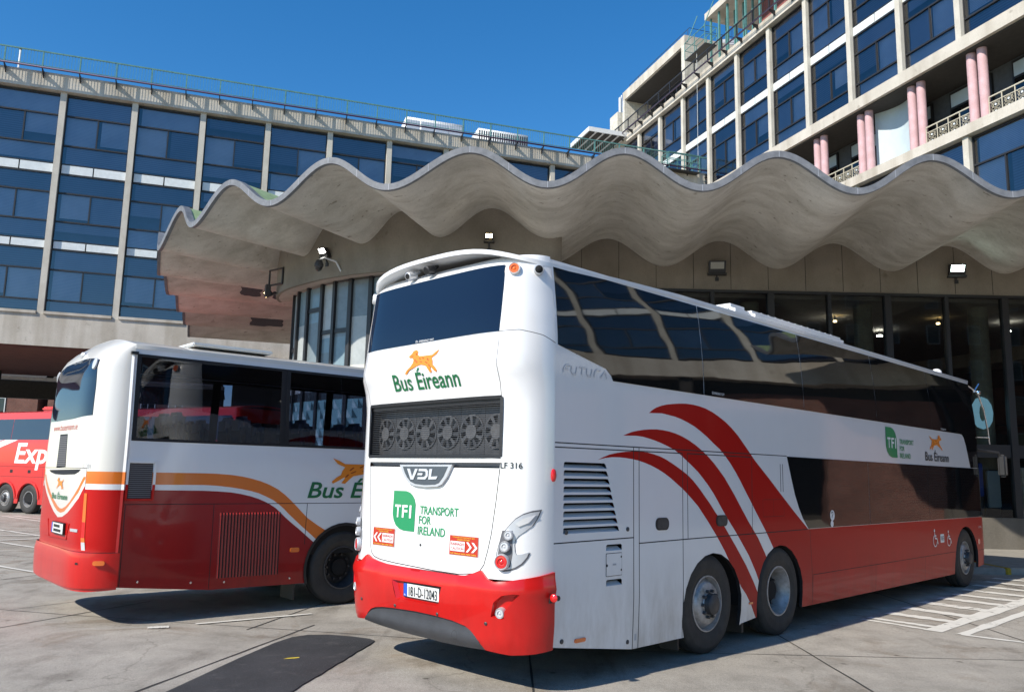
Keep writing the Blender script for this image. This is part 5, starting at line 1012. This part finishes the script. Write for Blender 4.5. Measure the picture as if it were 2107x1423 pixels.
m = MB(); m.lathe([(1.4, 0), (1.4, .45), (1.25, .75), (.8, .92), (0, .98)], (-4.6, 5.0, 32.5), 'z', stripe_mat('roof_dome_mesh', (.25, .26, .28), (.7, .7, .7), 7), 28); m.build('roof_dome', RB)
m = MB(); m.box(-1.4, 30, 1.3, 9, 32.9, 33.36, M_conc); m.build('pavilion_roof', RB)
m = MB(); m.box(2.0, 29.5, 3.2, 8.5, 27.83, 32.89, M_brickD); m.build('pavilion_wall', RB)
base = None
for k in range(24):
    if base is None: m = MB(); m.box(-.06, .06, 1.55, 1.67, 27.84, 32.89, M_teal); base = m.build('pavilion_post', RB); o = base
    else: o = base.copy(); COL.objects.link(o); o.parent = RB
    o.location = (-1.1 + (.5 * k if k < 8 else 4 + (k - 8) * 1.5), (.9 if k % 2 else 0) if k < 8 else 0, 0)
t = thing('access_cradle', RBM @ Vector((.05, .05, 29.5)), RB.rotation_euler.z, 'green railed access cradle hanging below the upper right roof pavilion', 'cradle'); cage(t, 2.5, .9, 1.25)
m = MB(); m.tube([(-1.0, -.4, 1.25), (-1.0, .4, 3.3)], .03, M_teal, 6); m.tube([(1.0, -.4, 1.25), (1.0, .4, 3.3)], .03, M_teal, 6); m.build('davit_arm', t)
m = MB(); m.tube([(0, -.3, 0), (0, -.3, -9)], .012, M_strip, 5); m.build('cable', t)
t = thing('antenna_panel', RBM @ Vector((-13.2, .8, 27.83)), RB.rotation_euler.z, 'white upright antenna panel on the corner of the tower roof', 'antenna')
m = MB(); m.tube([(0, 0, 0), (0, 0, 4.8)], .04, M_ac, 8); m.build('pole', t); m = MB(); m.bevbox(-.13, .13, -.2, -.06, 3.1, 4.6, M_ac, .03); m.build('panel', t)
m = MB(); m.box(-14.3, -12.9, .3, 7, 27.0, 31.0, M_wtile); m.build('stair_tower', RB)

# ================================================================== bus station concourse under the wavy canopy
ST = thing('bus_station', (0, 0, 0), 0, 'bus station hall with curved window drum and brown stone fascia under the wavy canopy', 'building')
def crm(P, t):
    n = len(P) - 1; t = max(0, min(n - 1e-6, t)); i = int(t); f = t - i; p = [P[max(0, min(n, i + k))] for k in (-1, 0, 1, 2)]
    return tuple(.5 * (2 * p[1][d] + (p[2][d] - p[0][d]) * f + (2 * p[0][d] - 5 * p[1][d] + 4 * p[2][d] - p[3][d]) * f * f + (3 * p[1][d] - p[0][d] - 3 * p[2][d] + p[3][d]) * f ** 3) for d in (0, 1))
# half-wave stations from the far left end to the right: troughs and crests in turn
OUT = [(-15.35, 39.0), (-14.75, 37.2), (-14.2, 35.6), (-13.7, 34.0), (-13.25, 32.5), (-12.8, 31.05), (-12.35, 29.5), (-11.9, 27.9), (-11.5, 26.4), (-11.0, 25.0), (-10.4, 23.5), (-9.72, 22.05), (-8.78, 20.95), (-7.92, 19.75), (-6.78, 18.85), (-5.49, 17.96), (-4.10, 17.3), (-2.67, 16.74), (-.97, 16.5), (.66, 16.38)]
INN = [(-9, 41), (-8.6, 39.4), (-8.1, 37.8), (-7.6, 36.2), (-7.1, 34.7), (-6.6, 33.2), (-6.2, 31.8), (-5.9, 30.6), (-5.5, 29.6), (-5.1, 28.9), (-4.8, 28.0), (-4.6, 27.2), (-4.2, 26.4), (-3.5, 25.2), (-2.9, 24.6), (-2.2, 24.4), (-1.55, 24.2), (-.9, 24.3), (-.1, 24.6), (1.15, 24.8)]
k0 = len(OUT) - 1
for k in range(1, 14): OUT.append((.66 + 1.6 * k, 16.38)); INN.append((1.15 + 1.6 * k, 24.8))
ZT, ZC = 7.75, 8.52
def wz(t): return (ZT + ZC) / 2 - (ZC - ZT) / 2 * cos(pi * t)      # odd stations are crests
NS = (len(OUT) - 1) * 14; NR = 14
top = MB(); vs = []; vt = []
par = 0
for i in range(NS + 1):
    t = i / 14; o = crm(OUT, t); n_i = crm(INN, t); z = (ZT + ZC) / 2 - (ZC - ZT) / 2 * cos(pi * (t - 1))
    for k in range(NR + 1):
        f = k / NR; x, y = o[0] + (n_i[0] - o[0]) * f, o[1] + (n_i[1] - o[1]) * f; vs.append((x, y, z - .06)); vt.append((x, y, z + .06))
def gridf(n, m): return [(i * (m + 1) + k, i * (m + 1) + k + 1, (i + 1) * (m + 1) + k + 1, (i + 1) * (m + 1) + k) for i in range(n) for k in range(m)]
cm = MB(); cm.add(vs, [f[::-1] for f in gridf(NS, NR)][:], M_canopy, True); cm.add(vt, gridf(NS, NR), M_copper, True)
CN = tag(cm.build('wave_canopy'), 'wavy concrete canopy with thin lead edge over the bus station entrance', 'canopy')
rm_ = MB(); e0 = []; 
for i in range(NS + 1):
    t = i / 14; o = Vector(crm(OUT, t)); n_i = Vector(crm(INN, t)); d = (o - n_i).normalized(); z = (ZT + ZC) / 2 - (ZC - ZT) / 2 * cos(pi * (t - 1)); p = o + d * .03
    sl_ = (ZC - ZT) / 2 * pi * sin(pi * (t - 1)) / 1.6; th = .068 * (1 + sl_ ** 2) ** .5
    e0 += [(o.x - d.x * .06, o.y - d.y * .06, z - th - .004), (p.x, p.y, z - th), (p.x, p.y, z + th), (o.x - d.x * .16, o.y - d.y * .16, z + th + .008)]
rm_.add(e0, [(4 * i + k, 4 * i + 4 + k, 4 * i + 5 + k, 4 * i + 1 + k) for i in range(NS) for k in range(3)], M_rim2, True)
for i in range(0, NS, 7):
    a = [Vector(q) for q in e0[4 * i:4 * i + 4]]; b_ = [Vector(q) for q in e0[4 * i + 4:4 * i + 8]]
    for p_, q_ in ((1, 2),): 
        d = (b_[1] - a[1]).normalized() * .012; o = Vector((a[1].x - a[0].x, a[1].y - a[0].y, 0)).normalized() * .004; rm_.add([a[1] + o, a[1] + d + o, a[2] + d + o, a[2] + o], [(0, 1, 2, 3)], M_gtxt)
rm_.build('edge_flashing', CN)
# flaked patches under the far end of the canopy
def canopy_pt(t, f, dz): o = crm(OUT, t); n_i = crm(INN, t); return (o[0] + (n_i[0] - o[0]) * f, o[1] + (n_i[1] - o[1]) * f, (ZT + ZC) / 2 - (ZC - ZT) / 2 * cos(pi * (t - 1)) - .06 + dz)
for (t0, t1, f0, f1) in ((3.25, 3.6, .40, .62), (7.28, 7.55, .36, .48), (7.28, 7.55, .52, .64), (5.2, 5.4, .70, .86)):
    m = MB(); n = 18; P_ = []
    for k in range(n): a = 2 * pi * k / n; r = random.uniform(.72, 1.0); c_, s_ = cos(a), sin(a); q = max(abs(c_), abs(s_)); P_.append(canopy_pt((t0 + t1) / 2 + (t1 - t0) / 2 * r * s_ / q, (f0 + f1) / 2 + (f1 - f0) / 2 * r * c_ / q, -.012))
    c = canopy_pt((t0 + t1) / 2, (f0 + f1) / 2, -.012); m.add([c] + P_, [(0, 1 + (k + 1) % n, 1 + k) for k in range(n)], M_peel); m.build('flaked_patch', CN)
# drum: curved fascia, pale ring, slim windows
DR = [(1.2, 22.65), (1.2, 21.4), (1.2, 20.2), (.3, 20.15), (-.55, 20.15), (-1.3, 20.16), (-1.88, 20.2), (-2.8, 20.5), (-3.98, 20.97), (-5.0, 21.6), (-5.77, 22.3), (-6.5, 23.1), (-7.0, 24.0), (-7.2, 25.0), (-7.2, 28), (-7.2, 38)]
def drum(mb, t0, t1, n, off, z0, z1, mt, smooth=True):
    P = []
    for i in range(n + 1):
        t = t0 + (t1 - t0) * i / n; p = Vector(crm(DR, t)); q = Vector(crm(DR, t + .03)); r = Vector(crm(DR, t - .03)); d = (q - r).normalized(); nn = Vector((d.y, -d.x)) * -1; P.append(p + nn * off)
    mb.add([(p.x, p.y, z0) for p in P] + [(p.x, p.y, z1) for p in P], [(i + 1, i, n + 1 + i, n + 2 + i) for i in range(n)], mt, smooth); return P
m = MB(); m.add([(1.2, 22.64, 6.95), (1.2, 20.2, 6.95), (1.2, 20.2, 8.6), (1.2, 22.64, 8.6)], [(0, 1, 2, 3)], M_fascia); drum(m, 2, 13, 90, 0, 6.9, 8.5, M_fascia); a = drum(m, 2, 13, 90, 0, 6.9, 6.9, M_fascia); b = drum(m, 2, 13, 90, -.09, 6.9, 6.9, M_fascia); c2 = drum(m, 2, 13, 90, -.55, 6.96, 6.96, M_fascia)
m.add([(p.x, p.y, 6.90) for p in a] + [(p.x, p.y, 6.90) for p in b], [(i, i + 1, 92 + i, 91 + i) for i in range(90)], M_fascia); m.build('drum_fascia', ST)
m = MB(); m.add([(p.x, p.y, 6.905) for p in b] + [(p.x, p.y, 6.96) for p in c2], [(i, i + 1, 92 + i, 91 + i) for i in range(90)], M_cream2); m.build('soffit_ring', ST)
m = MB(); drum(m, 2, 14, 90, -1.3, 0, 6.95, M_soff); m.build('drum_inner_wall', ST)
M_dpan = [mat('pale_glazing_panel', (.42, .45, .45), .3, noise=.2), mat('grey_glazing_panel', (.20, .24, .26), .25, noise=.2), mat('white_glazing_panel', (.62, .62, .57), .4, noise=.15), mat('blue_grey_glazing_panel', (.22, .30, .34), .2, noise=.2), mat('dark_glazing_panel', (.03, .032, .035), .1)]
M_vin = [mat('teal_vinyl', (.20, .40, .44), .4), mat('dark_teal_vinyl', (.03, .09, .11), .4), mat('pale_teal_vinyl', (.42, .60, .62), .4)]
def on_drum0(t, off):
    p = Vector(crm(DR, t)); d = (Vector(crm(DR, t - .03)) - Vector(crm(DR, t + .03))).normalized(); return p + Vector((d.y, -d.x)) * off
ts = []; t = 6.1
while t < 13: ts.append(t); t += .62 if t < 9.5 else .70
for a, b in zip(ts, ts[1:]):
    m = MB(); zs = [0, 3.75, 3.95] + sorted(random.sample([3.6, 4.1, 4.6, 5.0, 5.4, 5.9], 2)) + [6.9]
    for z0, z1 in zip(zs, zs[1:]): drum(m, a, b, 3, -.55, z0, z1, M_dpan[4] if z1 < 4 else random.choice(M_dpan[:4] + [M_dpan[0], M_dpan[3]]), False)
    p = drum(m, a, a + .11, 1, -.47, 0, 6.94, M_frame, False); q = drum(m, a, a + .11, 1, -.58, 0, 6.94, M_frame, False); m.add([(p[0].x, p[0].y, 0), (p[0].x, p[0].y, 6.94), (q[0].x, q[0].y, 6.94), (q[0].x, q[0].y, 0), (p[1].x, p[1].y, 0), (p[1].x, p[1].y, 6.94), (q[1].x, q[1].y, 6.94), (q[1].x, q[1].y, 0)], [(0, 1, 2, 3), (7, 6, 5, 4)], M_frame)
    drum(m, a + .11, b, 3, -.53, .9, 3.7, M_vin[0], False)
    for q in range(11):
        for w_ in range(3):
            ta = a + .11 + (b - a - .11) * w_ / 3; tb = a + .11 + (b - a - .11) * (w_ + 1) / 3; z0 = .95 + q * .25
            if (q // 2 + w_ + int(a * 3)) % 3 == 0: continue
            pa, pb = [on_drum0(t_, -.515) for t_ in (ta, tb)]; m.add([(pa.x, pa.y, z0), (pb.x, pb.y, z0), (pb.x, pb.y, z0 + .24)], [(0, 1, 2)], M_vin[1 + (q + w_) % 2])
    if random.random() < .5: z = random.choice((5.2, 5.5, 6.2)); drum(m, a + .1, b, 2, -.51, z, z + .12, M_frame, False)
    m.build('drum_window', ST)
# straight fascia and glazed hall on the right
YW = 22.65
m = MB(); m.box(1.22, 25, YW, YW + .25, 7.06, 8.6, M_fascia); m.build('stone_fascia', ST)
m = MB()
for x in [1.9 + 1.05 * k for k in range(22)]: m.box(x, x + .014, YW - .004, YW, 7.08, 8.5, M_joint)
m.build('fascia_joints', ST)
m = MB(); m.box(1.22, 25, YW - .03, YW + .1, 6.98, 7.055, M_frame); m.build('head_rail', ST)
m = MB(); M_plinth = concrete_mat('plinth_stone', (.11, .10, .085), (.16, .145, .12), (.7, .68, .64)); m.box(1.22, 25, YW - .1, YW + .15, .13, .95, M_plinth)
for x in [2.4 + 1.64 * k for k in range(14)]: m.box(x, x + .03, YW - .104, YW - .1, .14, .94, M_joint)
m.build('plinth', ST)
mx = [5.57 + 1.635 * k for k in range(-3, 12)]
for i, x in enumerate(mx):
    w = .09 if i % 2 == 0 else .05; m = MB(); m.box(x - w, x + w, YW - .06, YW + .12, .96, 6.97, M_frame); m.build('mullion', ST)
for i, (a, b) in enumerate(zip(mx, mx[1:])):
    m = MB(); m.box(a + .1, b - .1, YW - .02, YW + .08, 2.55, 2.9, M_frame); m.build('transom', ST)
    m = MB(); quad(m, a + .06, b - .06, YW + .03, 2.9, 6.97, M_hall); quad(m, a + .06, b - .06, YW + .03, .96, 2.55, M_hall); m.build('hall_window', ST)
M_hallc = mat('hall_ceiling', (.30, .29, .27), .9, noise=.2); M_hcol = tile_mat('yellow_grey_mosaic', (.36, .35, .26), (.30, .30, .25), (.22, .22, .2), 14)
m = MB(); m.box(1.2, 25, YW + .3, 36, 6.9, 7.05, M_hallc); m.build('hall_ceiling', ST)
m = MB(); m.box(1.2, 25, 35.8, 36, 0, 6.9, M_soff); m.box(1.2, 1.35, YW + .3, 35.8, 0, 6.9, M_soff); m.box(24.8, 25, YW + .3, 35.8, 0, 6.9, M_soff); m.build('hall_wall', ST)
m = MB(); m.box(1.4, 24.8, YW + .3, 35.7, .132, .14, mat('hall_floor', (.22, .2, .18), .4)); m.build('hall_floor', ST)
m = MB(); m.box(1.4, 24.8, 29.4, 29.6, 2.7, 3.6, M_soff); m.tube([(1.4, 29.3, 3.9), (24.8, 29.3, 3.9)], .04, M_frame, 6); m.box(1.4, 24.8, 29.6, 35, 2.7, 2.9, M_soff); m.build('mezzanine', ST)
for x in (6.9, 10.2, 13.55, 17.0, 20.3):
    m = MB(); m.lathe([(.26, .14), (.26, 6.9)], (x, YW + 1.0, 0), 'z', M_hcol, 24); m.build('hall_column', ST)
m = MB(); vs, fs = glyphs('0', .05); m.add([(12.98 + .62 * a, YW + .62, 3.35 + .92 * b) for a, b in vs], fs, mat('pale_blue_numeral', (.30, .62, .82), .5, emit=(.3, .62, .82), estr=.45)); m.build('numeral_sign', ST)  # numeral glows slightly by itself to look brighter; no lamp inside
for x, y, z, mt, r in ((10.0, 25.2, 6.72, M_lampw, .05), (13.2, 25.2, 6.72, M_lampw, .05), (9.9, 25.5, 6.25, M_lamp, .07), (12.4, 27.5, 6.7, M_lamp, .09), (15.6, 25.6, 6.6, M_lamp, .08)):
    m = MB(); m.lathe([(r, -.02), (r, .02), (0, .03)], (x, y, z), Vector((0, 0, -1)), mt, 14); m.tube([(x, y, z), (x, y, 6.9)], .01, M_frame, 5); m.build('pendant_lamp', ST)
for x0, x1, y0, z0, z1, mt in ((14.0, 15.2, .2, .96, 2.3, M_wtile), (13.25, 13.6, .5, 1.2, 2.2, M_pale), (12.75, 13.05, .35, 1.5, 2.4, M_blue), (15.4, 16.6, .6, .2, 1.6, M_hub), (11.9, 12.5, .5, .96, 2.0, M_strip)):
    m = MB(); m.bevbox(x0, x1, YW + y0, YW + y0 + .12, z0, z1, mt, .02); m.bevbox(x0 - .03, x1 + .03, YW + y0 + .125, YW + y0 + .16, .14, z1 + .04, M_frame, .01); m.build('info_panel', ST)
# wall lamps
def flood(loc, rz, label, lit, size=.3):
    t = thing('floodlight', loc, rz, label, 'floodlight', 'floodlights on the station fascia'); s_ = size
    m = MB(); m.poly([(-s_ / 2, -.12, -s_ * .35), (s_ / 2, -.12, -s_ * .35), (s_ / 2, -.26, s_ * .35), (-s_ / 2, -.26, s_ * .35)], M_black, (0, .14, .02)); m.box(-s_ / 2 - .03, s_ / 2 + .03, -.16, .0, -s_ * .35 - .05, -s_ * .35, M_black); m.build('housing', t)
    m = MB(); q = .40 * s_; m.add([(-q, -.133, -s_ * .27), (q, -.133, -s_ * .27), (q, -.251, s_ * .27), (-q, -.251, s_ * .27)], [(0, 1, 2, 3)], lit); m.build('lamp_glass', t)
    m = MB(); m.tube([(0, -.08, -.1), (0, -.02, -.25), (0, 0, -.30)], .022, M_black, 8); m.box(-.05, .05, -.03, .0, -.36, -.26, M_black); m.build('bracket', t); return t
def on_drum(t, off=0):
    p = Vector(crm(DR, t)); d = (Vector(crm(DR, t - .05)) - Vector(crm(DR, t + .05))).normalized(); n = Vector((d.y, -d.x)); return p + n * off, math.atan2(d.y, d.x)
fp, fr_ = on_drum(9.0, .0)
flood((fp.x, fp.y, 7.58), fr_, 'brightly lit floodlight on the drum above the slim windows', M_lamp, .26)
flood((-.63, 20.14, 7.66), 0, 'lit floodlight on the fascia above the roof of the double deck coach', M_lampw, .2)
flood((5.71, YW - .01, 7.66), rad(-8), 'unlit black floodlight on the brown stone fascia', mat('unlit_lamp_glass', (.34, .34, .30), .25, coat=.5), .46)
flood((12.44, YW - .01, 7.73), rad(-12), 'greenish white lit floodlight at the right of the stone fascia', M_lampg, .42)
fp, fr_ = on_drum(11.9)
t = thing('spotlight', (fp.x, fp.y, 6.96), fr_, 'small round lit spotlight at the left tip of the drum fascia', 'spotlight')
m = MB(); m.lathe([(.0, -.1), (.09, -.1), (.10, .1), (.085, .1)], (0, -.25, -.05), Vector((0, -1, -.5)), M_black, 18); m.build('housing', t); m = MB(); m.lathe([(.085, .095), (0, .1)], (0, -.25, -.05), Vector((0, -1, -.5)), M_lampw, 18); m.build('lamp_glass', t); m = MB(); m.tube([(0, 0, 0), (0, -.2, -.02)], .02, M_black); m.build('bracket', t)
fp, fr_ = on_drum(8.72)
t = thing('security_camera', (fp.x, fp.y, 7.12), fr_, 'grey dome security camera on a curved arm below the lit drum floodlight', 'camera')
m = MB(); m.lathe([(0, .16), (.08, .15), (.12, .05), (.12, -.02), (.10, -.03)], (-.18, -.42, 0), 'z', M_hub, 20); m.build('housing', t); m = MB(); m.lathe([(.10, -.03), (.085, -.09), (.04, -.13), (0, -.14)], (-.18, -.42, 0), 'z', M_wglass, 20); m.build('dome', t); m = MB(); m.tube([(-.18, -.42, .16), (-.1, -.3, .24), (.12, -.1, .15), (.22, 0, -.1)], .025, M_silver, 8); m.build('arm', t)
fp, fr_ = on_drum(11.5)
t = thing('conduit_bracket', (fp.x, fp.y, 7.42), fr_, 'grey junction box on a dark steel bracket at the left of the drum fascia', 'bracket')
m = MB(); m.tube([(.3, 0, .15), (-.3, -.25, .15), (-.3, -.25, -.32)], .03, M_frame, 8); m.tube([(.3, 0, -.3), (-.3, -.25, -.3)], .03, M_frame, 8); m.tube([(.3, -.02, .15), (.3, -.02, -.3)], .03, M_frame, 8); m.build('frame', t); m = MB(); m.bevbox(-.45, -.25, -.34, -.2, -.62, -.26, M_hub, .01); m.build('junction_box', t)

# ================================================================== brick houses seen through the undercroft
def house(x, y, w, label, h=8.2):
    t = thing('brick_house', (x, y, 0), rad(12), label, 'house', 'brick terrace beyond the undercroft')
    m = MB(); m.box(0, w, 0, 7, 0, h, M_brickA); m.build('wall', t)
    m = MB(); m.poly([(-.1, -.2, h), (w + .1, -.2, h), (w + .1, 3.5, h + 2.2), (-.1, 3.5, h + 2.2)], M_soff, (0, 0, .1)); m.poly([(-.1, 7.2, h), (-.1, 3.5, h + 2.2), (w + .1, 3.5, h + 2.2), (w + .1, 7.2, h)], M_soff, (0, 0, .1)); m.build('roof', t)
    for k in range(int(w / 2.2)):
        for z in (2.2, 5.6):
            m = MB(); xx = .6 + k * 2.2; m.box(xx, xx + 1.2, -.06, -.005, z, z + 1.6, M_strip)
            quad(m, xx + .08, xx + .57, -.065, z + .08, z + 1.5, M_wglass); quad(m, xx + .63, xx + 1.12, -.065, z + .08, z + 1.5, M_wglass); m.build('window', t)
house(-52, 66, 13, 'red brick house with white windows at the far left beyond the undercroft'); house(-38.5, 68.8, 13, 'red brick house seen between the red coach and the white coach roof')

def far_row(x, y, n, h):  # out of view behind the camera, added to darken reflections in the hall glazing
    t = thing('unseen_terrace', (x, y, 0), pi, 'long unseen brick terrace, added to darken the reflections in the station hall glass', 'building')
    m = MB(); m.box(0, n * 4, 0, 8, 0, h, M_brickA); m.build('wall', t); m = MB(); m.poly([(-.2, -.3, h), (n * 4 + .2, -.3, h), (n * 4 + .2, 4, h + 3), (-.2, 4, h + 3)], M_soff, (0, 0, .1)); m.build('roof', t)
    for k in range(n):
        for z in (1.5, 5, 8.5, 12, 15.5, 19): m = MB(); m.box(k * 4 + 1.3, k * 4 + 2.6, -.06, -.005, z, z + 1.9, M_strip); quad(m, k * 4 + 1.4, k * 4 + 2.5, -.065, z + .1, z + 1.8, M_wglass); m.build('window', t)
far_row(84, -36, 17, 23)
